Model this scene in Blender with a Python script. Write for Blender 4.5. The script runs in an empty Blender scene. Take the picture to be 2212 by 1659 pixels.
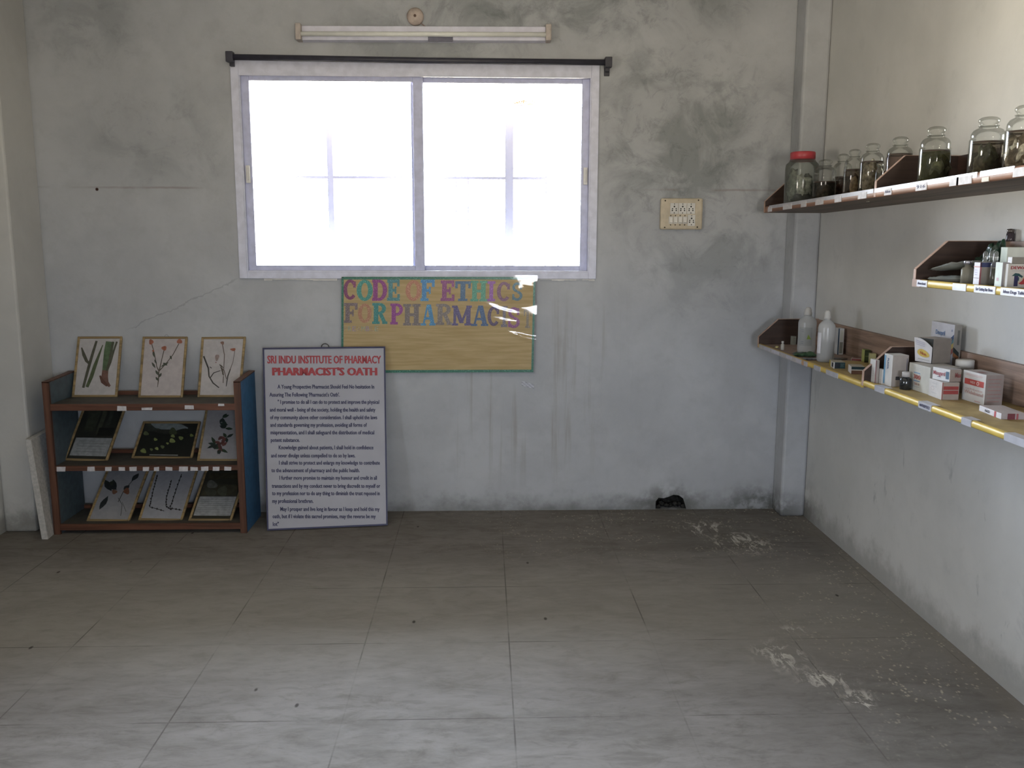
import bpy, bmesh, math, random
from mathutils import Vector, Matrix, noise as mnoise
random.seed(7)
scene = bpy.context.scene
C = scene.collection
PI = math.pi

# ------------------------------------------------------------------ camera model (2212 x 1659 frame, metres)
F, PITCH, YAW, ROLL, EYE = 1917.1, .1598, .0315, -.0026, 1.6558
cp, sp, cy, sy, cr, sr = math.cos(PITCH), math.sin(PITCH), math.cos(YAW), math.sin(YAW), math.cos(ROLL), math.sin(ROLL)
FWD = Vector((sy*cp, cy*cp, -sp)); RT0 = Vector((cy, -sy, 0)); DN0 = FWD.cross(RT0)
RT = cr*RT0 + sr*DN0; DN = -sr*RT0 + cr*DN0

def at(px, py, axis, val):
    """where the sight line of a measured point of the photograph meets the room plane axis = val"""
    d = FWD + RT*((px-1106)/F) + DN*((py-829.5)/F)
    o = Vector((0, 0, EYE)); i = 'xyz'.index(axis)
    return o + d*((val-o[i])/d[i])
def aty(px, py, Y): return at(px, py, 'y', Y)
def atx(px, py, X): return at(px, py, 'x', X)
def atz(px, py, Z): return at(px, py, 'z', Z)

cam = bpy.data.cameras.new('camera'); co = bpy.data.objects.new('camera', cam); C.objects.link(co)
cam.sensor_width = 36; cam.lens = 36*F/2212; cam.clip_start = .05; cam.clip_end = 200
m3 = Matrix((RT, -DN, -FWD)).transposed()
co.matrix_world = Matrix.Translation((0, 0, EYE)) @ m3.to_4x4()
scene.camera = co

# ------------------------------------------------------------------ room dimensions
D, WX, LX, CEIL, REAR = 5.326, 1.95, -2.75, 3.35, -2.0

# ------------------------------------------------------------------ materials
def lin(h):
    h = h.lstrip('#'); out = []
    for i in (0, 2, 4):
        c = int(h[i:i+2], 16)/255
        out.append(c/12.92 if c <= .04045 else ((c+.055)/1.055)**2.4)
    g = .3*out[0]+.55*out[1]+.15*out[2]              # the photograph is a little faded
    return (*[.004+(g+(c-g)*.84) for c in out], 1)

class NT:
    """short hand for building node trees"""
    def __init__(s, name):
        s.mat = bpy.data.materials.new(name); s.mat.use_nodes = True
        s.t = s.mat.node_tree; s.t.nodes.clear()
        s.out = s.t.nodes.new('ShaderNodeOutputMaterial')
        s.co = s.t.nodes.new('ShaderNodeTexCoord').outputs['Object']
    def n(s, typ, **kw):
        x = s.t.nodes.new(typ)
        for k, v in kw.items(): setattr(x, k, v)
        return x
    def put(s, sock, v):
        if isinstance(v, bpy.types.NodeSocket): s.t.links.new(v, sock)
        else: sock.default_value = v
    def m(s, op, a, b=0.0, c=None):
        x = s.n('ShaderNodeMath', operation=op); s.put(x.inputs[0], a); s.put(x.inputs[1], b)
        if c is not None: s.put(x.inputs[2], c)
        return x.outputs[0]
    def mul(s, *a):
        r = a[0]
        for q in a[1:]: r = s.m('MULTIPLY', r, q)
        return r
    def add(s, *a):
        r = a[0]
        for q in a[1:]: r = s.m('ADD', r, q)
        return r
    def mx(s, *a):
        r = a[0]
        for q in a[1:]: r = s.m('MAXIMUM', r, q)
        return r
    def step(s, v, lo, hi, a=0.0, b=1.0):
        x = s.n('ShaderNodeMapRange', interpolation_type='SMOOTHSTEP'); s.put(x.inputs[0], v)
        for i, q in enumerate((lo, hi, a, b)): s.put(x.inputs[1+i], q)
        return x.outputs[0]
    def sep(s, v=None):
        x = s.n('ShaderNodeSeparateXYZ'); s.put(x.inputs[0], v or s.co); return x.outputs
    def scale(s, sx, sy_, sz, v=None):
        x = s.n('ShaderNodeVectorMath', operation='MULTIPLY'); s.put(x.inputs[0], v or s.co); x.inputs[1].default_value = (sx, sy_, sz)
        return x.outputs[0]
    def noise(s, sc, detail=4, rough=.55, dist=0.0, v=None):
        x = s.n('ShaderNodeTexNoise'); s.put(x.inputs['Vector'], v or s.co)
        x.inputs['Scale'].default_value = sc; x.inputs['Detail'].default_value = detail
        x.inputs['Roughness'].default_value = rough; x.inputs['Distortion'].default_value = dist
        return x.outputs[0]
    def ell(s, c, r, inner=.2):
        a = s.n('ShaderNodeVectorMath', operation='SUBTRACT'); s.put(a.inputs[0], s.co); a.inputs[1].default_value = c
        b = s.n('ShaderNodeVectorMath', operation='DIVIDE'); s.put(b.inputs[0], a.outputs[0]); b.inputs[1].default_value = r
        l = s.n('ShaderNodeVectorMath', operation='LENGTH'); s.put(l.inputs[0], b.outputs[0])
        return s.step(l.outputs['Value'], 1.0, inner)
    def mix(s, f, a, b):
        x = s.n('ShaderNodeMix', data_type='RGBA'); s.put(x.inputs[0], f); s.put(x.inputs[6], a); s.put(x.inputs[7], b)
        return x.outputs[2]
    def bump(s, h, strength=.2, dist=.01):
        x = s.n('ShaderNodeBump'); x.inputs['Strength'].default_value = strength; x.inputs['Distance'].default_value = dist
        s.put(x.inputs['Height'], h); return x.outputs[0]
    def bsdf(s, col, rough=.6, spec=.4, metal=0.0, normal=None):
        x = s.n('ShaderNodeBsdfPrincipled'); s.put(x.inputs['Base Color'], col); s.put(x.inputs['Roughness'], rough)
        s.put(x.inputs['Specular IOR Level'], spec); s.put(x.inputs['Metallic'], metal)
        if normal is not None: s.put(x.inputs['Normal'], normal)
        return x.outputs[0]
    def done(s, sh): s.t.links.new(sh, s.out.inputs[0]); return s.mat

MATS = {}
def paint(hexcol, rough=.6, spec=.3, vary=.12, sc=18, metal=0.0, name=None):
    """a plain painted or printed surface with a little procedural unevenness"""
    key = (hexcol, rough, spec, vary, sc, metal)
    if key in MATS: return MATS[key]
    t = NT(name or 'surface_'+hexcol.strip('#')); c = lin(hexcol)
    f = t.noise(sc, 3)
    dark = tuple(x*(1-vary*1.6) for x in c[:3])+(1,); light = tuple(min(1, x*(1+vary)) for x in c[:3])+(1,)
    MATS[key] = t.done(t.bsdf(t.mix(t.step(f, .3, .7), dark, light), rough, spec, metal))
    return MATS[key]

def wood(hexcol, axis='x', rough=.5):
    key = ('wood', hexcol, axis, rough)
    if key in MATS: return MATS[key]
    t = NT('wood_'+hexcol.strip('#')); c = lin(hexcol)
    s = {'x': (2, 40, 40), 'y': (40, 2, 40), 'z': (40, 40, 2)}[axis]
    g = t.noise(1.0, 5, .6, .4, t.scale(*s))
    MATS[key] = t.done(t.bsdf(t.mix(t.step(g, .3, .7), tuple(x*.6 for x in c[:3])+(1,), tuple(min(1, x*1.25) for x in c[:3])+(1,)), rough, .3))
    return MATS[key]

def clear(name, tint=(1, 1, 1), gloss_rough=.03, body=0.0, body_col=(1, 1, 1), ior=1.45, edge=.5, edge_col=(.5, .6, .55), fmax=1.0):
    """thin clear glass or plastic: see-through, with a fresnel reflection, darker at grazing edges"""
    t = NT(name)
    tr = t.n('ShaderNodeBsdfTransparent')
    lw = t.n('ShaderNodeLayerWeight'); lw.inputs[0].default_value = .35
    t.put(tr.inputs[0], t.mix(t.mul(lw.outputs['Facing'], edge), (*tint, 1), (*edge_col, 1)))
    gl = t.n('ShaderNodeBsdfGlossy'); gl.inputs['Roughness'].default_value = gloss_rough
    fr = t.n('ShaderNodeFresnel'); fr.inputs[0].default_value = ior
    a = t.n('ShaderNodeMixShader'); t.put(a.inputs[0], t.m('MINIMUM', fr.outputs[0], fmax)); t.put(a.inputs[1], tr.outputs[0]); t.put(a.inputs[2], gl.outputs[0])
    sh = a.outputs[0]
    if body:
        df = t.n('ShaderNodeBsdfDiffuse'); df.inputs[0].default_value = (*body_col, 1)
        tl = t.n('ShaderNodeBsdfTranslucent'); tl.inputs[0].default_value = (*body_col, 1)
        b0 = t.n('ShaderNodeMixShader'); b0.inputs[0].default_value = .4; t.put(b0.inputs[1], df.outputs[0]); t.put(b0.inputs[2], tl.outputs[0])
        b = t.n('ShaderNodeMixShader'); b.inputs[0].default_value = body; t.put(b.inputs[1], sh); t.put(b.inputs[2], b0.outputs[0])
        sh = b.outputs[0]
    return t.done(sh)

# ---- plaster of the window wall
def plaster_back():
    t = NT('plaster_window_wall'); x, y, z = t.sep()
    n1 = t.noise(2.2, 6, .6, .3); n2 = t.noise(9, 5, .65); n3 = t.noise(40, 3)
    base = t.mix(t.step(n1, .3, .7), lin('a5a7ab'), lin('b2b4b8'))
    base = t.mix(t.mul(t.step(n2, .45, .75), .25), base, lin('929293'))
    # damp stains above and right of the window, and left of it
    reg = t.mx(t.ell((1.15, D, 2.25), (.75, 1, .85), .35), t.ell((.5, D, 3.05), (1.5, 1, .38), .4),
               t.mul(t.ell((-1.85, D, 2.25), (.75, 1, .45), .2), .5), t.mul(t.ell((-2.25, D, 2.85), (.6, 1, .35), .2), .55),
               t.mul(t.ell((1.35, D, 2.0), (.8, 1, 1.2), .3), .75), t.mul(t.ell((-.3, D, 2.8), (.9, 1, .3), .3), .7))
    blot = t.step(t.noise(3.0, 7, .62, .8), .42, .62)
    base = t.mix(t.mul(reg, t.add(t.mul(blot, .5), .2)), base, lin('6e7374'))
    fine = t.step(t.noise(9.0, 8, .78, .7), .5, .64)
    base = t.mix(t.mul(reg, fine, .34), base, lin('5d6264'))
    # run marks below the sill
    st = t.step(t.noise(1.0, 4, .6, .0, t.scale(22, 1, 1.1)), .5, .72)
    m = t.mul(t.step(x, -.45, .0), t.step(x, 1.05, .5), t.step(z, 1.5, 1.1), t.step(z, .05, .5))
    base = t.mix(t.mul(st, m, .55), base, lin('8f8a80'))
    # dirt above the floor, heavier in the corners
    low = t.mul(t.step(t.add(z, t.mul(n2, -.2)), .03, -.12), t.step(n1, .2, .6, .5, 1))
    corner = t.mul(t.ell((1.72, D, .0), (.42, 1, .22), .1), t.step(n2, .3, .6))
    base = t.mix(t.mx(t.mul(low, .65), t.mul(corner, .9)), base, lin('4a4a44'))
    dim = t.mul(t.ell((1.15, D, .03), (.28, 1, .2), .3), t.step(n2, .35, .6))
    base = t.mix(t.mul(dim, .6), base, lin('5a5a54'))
    # straight plaster joint and a hairline crack
    jl = t.m('ABSOLUTE', t.add(z, t.mul(n2, .012), -1.962))
    jm = t.mul(t.step(jl, .009, .002), t.mx(t.step(x, -1.6, -1.75), t.step(x, .85, 1.1)), t.step(t.noise(3.3, 2), .35, .6))
    base = t.mix(t.mul(jm, .45), base, lin('7d6c62'))
    ck = t.m('ABSOLUTE', t.add(z, t.mul(x, -.46), t.mul(n2, .09), -2.145))
    cm = t.mul(t.step(ck, .006, .001), t.step(x, -2.15, -2.05), t.step(x, -1.44, -1.5))
    base = t.mix(t.mul(cm, .28), base, lin('5c5a58'))
    dotm = t.ell((-2.24, D, 1.945), (.012, 1, .012), .5)
    base = t.mix(dotm, base, lin('3a1f16'))
    return t.done(t.bsdf(base, .85, .15, normal=t.bump(t.add(n2, t.mul(n3, .3)), .18, .01)))

def plaster_side(name, a, b, stain=1.0):
    t = NT(name); x, y, z = t.sep()
    n1 = t.noise(1.8, 5, .6, .3); n2 = t.noise(8, 5, .65); n3 = t.noise(40, 3)
    base = t.mix(t.step(n1, .3, .7), lin(a), lin(b))
    base = t.mix(t.mul(t.step(n2, .55, .8), .2*stain), base, lin('8f9396'))
    sc = t.step(t.noise(1.0, 5, .7, .5, t.scale(8, 8, 3.2)), .62, .72)
    m = t.mul(t.step(z, 1.0, .55), t.step(z, .0, .2, .3, 1))
    base = t.mix(t.mul(sc, m, .5*stain), base, lin('6a7075'))
    gm = t.step(t.noise(2.6, 5, .65, .4), .6, .68)
    base = t.mix(t.mul(gm, t.step(z, .9, .4), t.step(y, 3.2, 2.7), .5*stain), base, lin('707780'))
    low = t.step(t.add(z, t.mul(n2, -.3)), .03, -.13)
    base = t.mix(t.mul(low, .45), base, lin('6a675e'))
    cnr = t.mul(t.step(y, 4.75, 5.25), t.step(z, .35, .0))
    base = t.mix(t.mul(cnr, t.step(n2, .3, .6), .7), base, lin('4a4842'))
    return t.done(t.bsdf(base, .85, .15, normal=t.bump(t.add(n2, t.mul(n3, .3)), .15, .01)))

def floor_mat():
    t = NT('grey_marble_tiles'); x, y, z = t.sep()
    v1 = t.noise(1.0, 7, .62, 1.4, t.scale(1.6, 3.2, 1)); v2 = t.noise(1.0, 6, .7, .8, t.scale(5, 10, 1)); n1 = t.noise(1.1, 4)
    col = t.mix(t.step(v1, .32, .68), lin('6e6a66'), lin('7d7976'))
    v3 = t.noise(1.0, 6, .72, .6, t.scale(9, 26, 1))
    col = t.mix(t.mul(t.step(v3, .48, .70), .35), col, lin('4f4b46')); col = t.mix(t.mul(t.step(v3, .5, .30), .25), col, lin('8c8986'))
    col = t.mix(t.mul(t.step(v2, .5, .72), .5), col, lin('59554f'))
    # worn dark strip by the wall and the right-hand corner, brown dirt
    back = t.mul(t.step(y, 4.05, 5.0), t.step(n1, .2, .7, .7, 1))
    col = t.mix(t.mul(back, .36), col, lin('5f5646'))
    right = t.mul(t.step(t.add(x, t.mul(n1, .7)), 1.1, 1.75), t.step(y, 2.0, 2.6, .5, 1))
    col = t.mix(t.mul(right, .25), col, lin('4d4b47'))
    falloff_lift = t.mul(t.step(y, 2.9, 3.6), t.step(y, 4.75, 4.0), t.step(n1, .1, .6, .6, 1))
    col = t.mix(t.mul(falloff_lift, .42), col, lin('98938b'))  # paler band painted in to offset the light falloff towards the wall
    # joints
    def joint(c, o):
        f = t.m('FRACT', t.add(t.m('DIVIDE', t.add(c, -o), .6), 10.5))
        return t.step(t.m('ABSOLUTE', t.add(f, -.5)), .0065, .0025)
    j = t.mul(t.mx(joint(x, .1005), joint(y, 3.492)), t.step(t.noise(2.3, 4), .42, .62, .12, 1))
    col = t.mix(t.mul(j, .6), col, lin('3a3630'))
    # white paint spills
    sp1 = t.step(t.noise(1.0, 5, .7, .6, t.scale(14, 14, 1)), .56, .62)
    splash = t.mx(t.ell((1.37, 3.0, 0), (.10, .09, 1), .2), t.ell((1.31, 3.14, 0), (.16, .12, 1), .1), t.ell((1.20, 3.34, 0), (.16, .2, 1), .05),
                  t.ell((1.33, 3.55, 0), (.09, .1, 1), .1), t.ell((1.42, 4.70, 0), (.22, .26, 1), .3), t.ell((1.28, 4.95, 0), (.20, .2, 1), .3))
    core = t.mx(t.ell((1.385, 2.98, 0), (.085, .07, 1), .5), t.ell((1.29, 3.16, 0), (.05, .07, 1), .5), t.ell((1.43, 4.66, 0), (.14, .13, 1), .5))
    col = t.mix(t.mx(t.mul(splash, t.step(t.noise(1.0, 5, .7, .8, t.scale(22, 9, 1)), .5, .6), .75), t.mul(core, sp1, .85)), col, lin('bfbab0'))
    # limewash specks along the right wall
    vo = t.n('ShaderNodeTexVoronoi'); t.put(vo.inputs['Vector'], t.scale(1, .7, 1)); vo.inputs['Scale'].default_value = 62
    spm = t.mul(t.step(t.add(vo.outputs['Distance'], t.mul(t.noise(150, 3), .5), -.25), .42, .15), t.step(t.noise(22, 3), .46, .58), t.step(t.noise(4, 4), .42, .56))
    edge = t.mul(t.step(x, 1.05, 1.75), t.step(y, 2.4, 3.0))
    edge = t.mx(edge, t.mul(t.step(y, 4.2, 4.8), t.step(x, -.6, .6), .75))
    col = t.mix(t.mul(spm, edge, .8), col, lin('b4ad98'))
    wall_e = t.mul(t.step(t.add(x, t.mul(v2, .12)), 1.84, 2.02), .35)
    col = t.mix(wall_e, col, lin('8e867a'))
    # a few dark bits of grit
    vg = t.n('ShaderNodeTexVoronoi'); t.put(vg.inputs['Vector'], t.scale(1, .5, 1)); vg.inputs['Scale'].default_value = 5
    col = t.mix(t.mul(t.step(vg.outputs['Distance'], .05, .02), .8), col, lin('2c2822'))
    rough = t.step(v2, .3, .7, .55, .72)
    return t.done(t.bsdf(col, rough, .04, normal=t.bump(t.add(v2, t.mul(j, -1.5)), .06, .01)))

M_BACK = plaster_back()
M_RIGHT = plaster_side('plaster_right_wall', 'bfbfbc', 'cbcac7')
M_LEFT = plaster_side('plaster_left_wall', 'b4b3b0', 'c0bfbc', .6)
M_CEIL = paint('c9c8c6', .9, .1, .08, 3)
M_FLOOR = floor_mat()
M_ALU = paint('cccee2', .45, .4, .06, 20)
M_ALU2 = paint('bdc1e2', .45, .4, .06, 20)  # window glare painted in: both aluminium tones made paler and bluer
M_BLACK = paint('32313e', .45, .4, .1)
M_DARK = paint('191816', .8, .1, .1)
M_WHITE = paint('dcdad8', .5, .3, .05)
M_PAPER = paint('c2bfc3', .6, .2, .08, 60)
M_TEAK = wood('5f3825', 'x', .5)
M_TEAKZ = wood('5c3826', 'z', .5)
M_BLUE = paint('2f6896', .45, .35, .1, 30)
M_SHELFTOP = paint('47443e', .6, .25, .15, 14)
M_DKWOOD = wood('3d2820', 'y', .5)
M_DKWOODX = wood('35241c', 'x', .5)
M_MDFWOOD = wood('947866', 'y', .55)
M_LIP = wood('885d42', 'y', .5)
M_EDGE = paint('a98a78', .6, .2, .1)
M_YELLOW = paint('c9a92c', .42, .35, .08, 12)
M_KRAFT = paint('a58e58', .6, .2, .12, 12)
M_TAPE = paint('a6a6af', .3, .6, .05, 30)
M_INK = paint('37375e', .6, .2, .05)
M_GOLD = wood('8f774c', 'x', .38)
M_GLASS = clear('window_glass', (.97, .98, .98), .02, edge=.2, edge_col=(.8, .85, .85))
M_JAR = clear('jar_glass', (.985, .99, .98), .06, edge=.4, edge_col=(.72, .76, .70), ior=1.45, fmax=.48, body=.03, body_col=(.6, .62, .55))
M_PETJAR = clear('plastic_jar', (.86, .88, .85), .12, body=.12, body_col=(.62, .65, .6), edge=.6, edge_col=(.4, .44, .4))
M_BOTTLE = clear('milky_plastic', (.8, .83, .83), .2, body=.46, body_col=(.90, .91, .93), edge=.3, fmax=.35)
M_POUCH = clear('clear_pouch', (.75, .77, .75), .12, body=.5, body_col=(.55, .57, .54), edge=.4)

# ------------------------------------------------------------------ mesh helpers
class MB:
    def __init__(s): s.v = []; s.f = []; s.mi = []; s.sm = []
    def face(s, pts, mi=0, smooth=False):
        b = len(s.v); s.v += [Vector(p) for p in pts]; s.f.append(list(range(b, b+len(pts)))); s.mi.append(mi); s.sm.append(smooth)
    def hexa(s, c, mi=0):
        """c: 8 corners, bottom ring 0-3 then top ring 4-7"""
        b = len(s.v); s.v += [Vector(p) for p in c]
        for q in ((0, 3, 2, 1), (4, 5, 6, 7), (0, 1, 5, 4), (1, 2, 6, 5), (2, 3, 7, 6), (3, 0, 4, 7)):
            s.f.append([b+i for i in q]); s.mi.append(mi); s.sm.append(False)
    def box(s, a, b, mi=0, M=None):
        x0, y0, z0 = a; x1, y1, z1 = b
        c = [Vector(p) for p in ((x0, y0, z0), (x1, y0, z0), (x1, y1, z0), (x0, y1, z0), (x0, y0, z1), (x1, y0, z1), (x1, y1, z1), (x0, y1, z1))]
        if M is not None: c = [M @ p for p in c]
        s.hexa(c, mi)
    def prism(s, ring, off, mi=0):
        """polygon ring extruded by the vector off"""
        n = len(ring); b = len(s.v); off = Vector(off)
        s.v += [Vector(p) for p in ring] + [Vector(p)+off for p in ring]
        s.f.append([b+i for i in range(n)][::-1]); s.f.append([b+n+i for i in range(n)]); s.mi += [mi, mi]; s.sm += [False, False]
        for i in range(n):
            j = (i+1) % n; s.f.append([b+i, b+j, b+n+j, b+n+i]); s.mi.append(mi); s.sm.append(False)
    def lathe(s, prof, c=(0, 0, 0), seg=28, mi=0, sx=1.0, sy_=1.0, M=None):
        b = len(s.v); n = len(prof); c = Vector(c)
        for r, z in prof:
            for k in range(seg):
                a = 2*PI*k/seg; p = Vector((r*math.cos(a)*sx, r*math.sin(a)*sy_, z))
                if M is not None: p = M @ p
                s.v.append(c+p)
        for i in range(n-1):
            m = mi[i] if isinstance(mi, (list, tuple)) else mi
            for k in range(seg):
                l = (k+1) % seg
                s.f.append([b+i*seg+k, b+i*seg+l, b+(i+1)*seg+l, b+(i+1)*seg+k]); s.mi.append(m); s.sm.append(True)
        for i, rev in ((0, True), (n-1, False)):
            if prof[i][0] > 1e-5:
                q = [b+i*seg+k for k in range(seg)]; s.f.append(q[::-1] if rev else q)
                s.mi.append(mi[0] if isinstance(mi, (list, tuple)) and i == 0 else (mi[-1] if isinstance(mi, (list, tuple)) else mi)); s.sm.append(False)
    def tube(s, pts, r, seg=10, mi=0):
        pts = [Vector(p) for p in pts]; b = len(s.v); n = len(pts)
        for i, p in enumerate(pts):
            d = (pts[min(i+1, n-1)]-pts[max(i-1, 0)]).normalized()
            u = d.cross(Vector((0, 0, 1)));
            if u.length < 1e-3: u = d.cross(Vector((0, 1, 0)))
            u.normalize(); w = d.cross(u); rr = r[i] if isinstance(r, (list, tuple)) else r
            for k in range(seg):
                a = 2*PI*k/seg; s.v.append(p+u*rr*math.cos(a)+w*rr*math.sin(a))
        for i in range(n-1):
            for k in range(seg):
                l = (k+1) % seg; s.f.append([b+i*seg+k, b+(i+1)*seg+k, b+(i+1)*seg+l, b+i*seg+l]); s.mi.append(mi); s.sm.append(True)
        s.f.append([b+k for k in range(seg)]); s.f.append([b+(n-1)*seg+k for k in range(seg)][::-1]); s.mi += [mi, mi]; s.sm += [False, False]
    def blob(s, c, r, amp=.25, freq=2.0, sub=3, seed=0, mi=0):
        bm = bmesh.new(); bmesh.ops.create_icosphere(bm, subdivisions=sub, radius=1)
        b = len(s.v); c = Vector(c)
        for v in bm.verts:
            q = mnoise.noise(v.co*freq+Vector((seed*7.3, seed*3.1, 0))); d = v.co*(1+amp*q*1.6)
            s.v.append(c+Vector((d.x*r[0], d.y*r[1], d.z*r[2])))
        for f in bm.faces: s.f.append([b+v.index for v in f.verts]); s.mi.append(mi); s.sm.append(True)
        bm.free()
    def grid(s, fn, nu, nv, mi=0, smooth=True):
        b = len(s.v)
        for j in range(nv+1):
            for i in range(nu+1): s.v.append(Vector(fn(i/nu, j/nv)))
        for j in range(nv):
            for i in range(nu):
                a = b+j*(nu+1)+i; s.f.append([a, a+1, a+nu+2, a+nu+1]); s.mi.append(mi); s.sm.append(smooth)
    def build(s, name, mats, parent=None, bevel=0.0, origin=None, label=None, solid=False):
        me = bpy.data.meshes.new(name); o0 = Vector(origin) if origin is not None else Vector((0, 0, 0))
        if parent is not None and origin is None: o0 = wpos(parent)
        me.from_pydata([v-o0 for v in s.v], [], s.f); me.polygons.foreach_set('material_index', s.mi); me.polygons.foreach_set('use_smooth', s.sm)
        for m in (mats if isinstance(mats, (list, tuple)) else [mats]): me.materials.append(m)
        if not solid:
            bm = bmesh.new(); bm.from_mesh(me); bmesh.ops.recalc_face_normals(bm, faces=bm.faces); bm.to_mesh(me); bm.free()
        me.update()
        o = bpy.data.objects.new(name, me); C.objects.link(o)
        if parent is not None: o.parent = parent; o.location = o0-wpos(parent)
        else: o.location = o0
        if bevel:
            md = o.modifiers.new('edge', 'BEVEL'); md.width = bevel; md.segments = 2; md.limit_method = 'ANGLE'; md.angle_limit = math.radians(40)
        if label: o['label'] = label
        return o

def wpos(o):
    p = Vector((0, 0, 0))
    while o is not None: p = p+Vector(o.location); o = o.parent
    return p
def thing(name, label, cat, loc, group=None):
    o = bpy.data.objects.new(name, None); C.objects.link(o); o.location = Vector(loc); o.empty_display_size = .05
    o['label'] = label; o['category'] = cat
    if group: o['group'] = group
    return o
def tag(o, label, cat, group=None):
    o['label'] = label; o['category'] = cat
    if group: o['group'] = group
    return o
def struct(o): o['kind'] = 'structure'; return o

_txt = {}
def glyphs(string, bold=0.0):
    """flat letter outlines of the built-in typeface, scaled so that capitals stand about 1 high"""
    key = (string, bold)
    if key in _txt: return _txt[key]
    cu = bpy.data.curves.new('txt', 'FONT'); cu.body = string; cu.size = 1; cu.offset = bold; cu.resolution_u = 2; cu.fill_mode = 'FRONT'
    ob = bpy.data.objects.new('txt', cu); C.objects.link(ob)
    dg = bpy.context.evaluated_depsgraph_get(); me = bpy.data.meshes.new_from_object(ob.evaluated_get(dg))
    vs = [v.co.copy() for v in me.vertices]; fs = [list(p.vertices) for p in me.polygons]
    bpy.data.objects.remove(ob); bpy.data.curves.remove(cu); bpy.data.meshes.remove(me)
    _txt[key] = (vs, fs); return vs, fs
def put_text(mb, string, mp, u0, u1, v0, cap, mi=0, bold=0.0):
    """lettering from u0 to u1 on the base line v0 with capitals cap high; mp(u, v) gives the point in space"""
    ob_ = min(bold, .012); sh = bold-ob_      # heavy weights: the outline is laid down three times, a hair apart
    vs, fs = glyphs(string, ob_)
    if not vs: return
    xa = min(v.x for v in vs); xb = max(v.x for v in vs); k = (u1-u0)/max(1e-6, xb-xa)
    p0 = Vector(mp(u0, v0)); nn = (Vector(mp(u1, v0))-p0).cross(Vector(mp(u0, v0+cap))-p0).normalized()
    for i_, d in enumerate((0,) if sh <= 0 else (-sh, 0, sh)):
        b = len(mb.v)
        for v in vs: mb.v.append(Vector(mp(u0+(v.x+d-xa)*k, v0+v.y*cap/.72))+nn*(.00025*i_))
        for f in fs: mb.f.append([b+i for i in f]); mb.mi.append(mi); mb.sm.append(False)

class Quad:
    """a flat sheet given by its corners TL, TR, BR, BL; pt(u, v, w): u right, v up, w out of the face (metres)"""
    def __init__(s, TL, TR, BR, BL, px=None):
        s.c = [Vector(q) for q in (TL, TR, BR, BL)]; s.px = px
        s.n = ((s.c[1]-s.c[3]).cross(s.c[0]-s.c[2])).normalized()
        if s.n.y > 0: s.n = -s.n
        s.w = ((s.c[1]-s.c[0]).length+(s.c[2]-s.c[3]).length)/2; s.h = ((s.c[0]-s.c[3]).length+(s.c[1]-s.c[2]).length)/2
    def pt(s, u, v, w=0.0):
        TL, TR, BR, BL = s.c
        return (BL*(1-u)+BR*u)*(1-v)+(TL*(1-u)+TR*u)*v+s.n*w
    def uv(s, x, y):
        (ax, ay), (bx, by), (cx, cy_), (dx, dy) = s.px   # TL TR BR BL in the photograph
        u, v = .5, .5
        for _ in range(12):
            X = (dx*(1-u)+cx*u)*(1-v)+(ax*(1-u)+bx*u)*v; Y = (dy*(1-u)+cy_*u)*(1-v)+(ay*(1-u)+by*u)*v
            Xu = (cx-dx)*(1-v)+(bx-ax)*v; Xv = (ax*(1-u)+bx*u)-(dx*(1-u)+cx*u)
            Yu = (cy_-dy)*(1-v)+(by-ay)*v; Yv = (ay*(1-u)+by*u)-(dy*(1-u)+cy_*u)
            det = Xu*Yv-Xv*Yu; ex, ey = x-X, y-Y
            u += (ex*Yv-ey*Xv)/det; v += (ey*Xu-ex*Yu)/det
        return u, v
    def slab(s, mb, u0, v0, u1, v1, w0, w1, mi=0):
        mb.hexa([s.pt(u0, v0, w0), s.pt(u1, v0, w0), s.pt(u1, v1, w0), s.pt(u0, v1, w0), s.pt(u0, v0, w1), s.pt(u1, v0, w1), s.pt(u1, v1, w1), s.pt(u0, v1, w1)], mi)

# ------------------------------------------------------------------ the room
def wall_box(name, a, b, mat):
    mb = MB(); mb.box(a, b); return struct(mb.build(name, mat))
# window wall with its opening and the broken hole at the skirting line
wb = MB(); wb.box((LX-.2, D, -.1), (WX+.2, D+.2, CEIL+.1)); wall_back = struct(wb.build('wall_back', M_BACK))
def cut(target, mb):
    c = mb.build('cutter', M_DARK); md = target.modifiers.new('b', 'BOOLEAN'); md.object = c; md.operation = 'DIFFERENCE'; md.solver = 'EXACT'
    dg = bpy.context.evaluated_depsgraph_get(); me = bpy.data.meshes.new_from_object(target.evaluated_get(dg))
    target.modifiers.clear(); target.data = me; bpy.data.objects.remove(c)
OX0, OX1, OZ0, OZ1 = -1.405, .632, 1.468, 2.600
k = MB(); k.box((OX0, D-.1, OZ0), (OX1, D+.4, OZ1)); cut(wall_back, k)
hole = [(1.068, .001), (1.068, .052), (1.085, .075), (1.118, .072), (1.15, .082), (1.178, .094), (1.212, .09), (1.24, .07), (1.252, .035), (1.262, .001)]
k = MB(); k.prism([(x, D-.05, z) for x, z in hole], (0, .16, 0)); cut(wall_back, k)
wall_back.data.materials.clear(); wall_back.data.materials.append(M_BACK)
mb = MB()
ring = [(x, D+.012, z) for x, z in hole]; back = [(1.165+(x-1.165)*.8, D+.1, z*.8) for x, z in hole]
for i in range(len(ring)-1): mb.face([ring[i], ring[i+1], back[i+1], back[i]])
mb.face(back); mb.face([ring[0], back[0], back[-1], ring[-1]])
for i in range(7): mb.blob((1.09+.026*i, D+.03+.02*(i % 2), .012+.008*((i*5) % 3)), (.018, .015, .014), .5, 2, 2, i)
mb.build('hole_lining', paint('2b2a27', .9, .1, .3, 40), wall_back)

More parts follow.
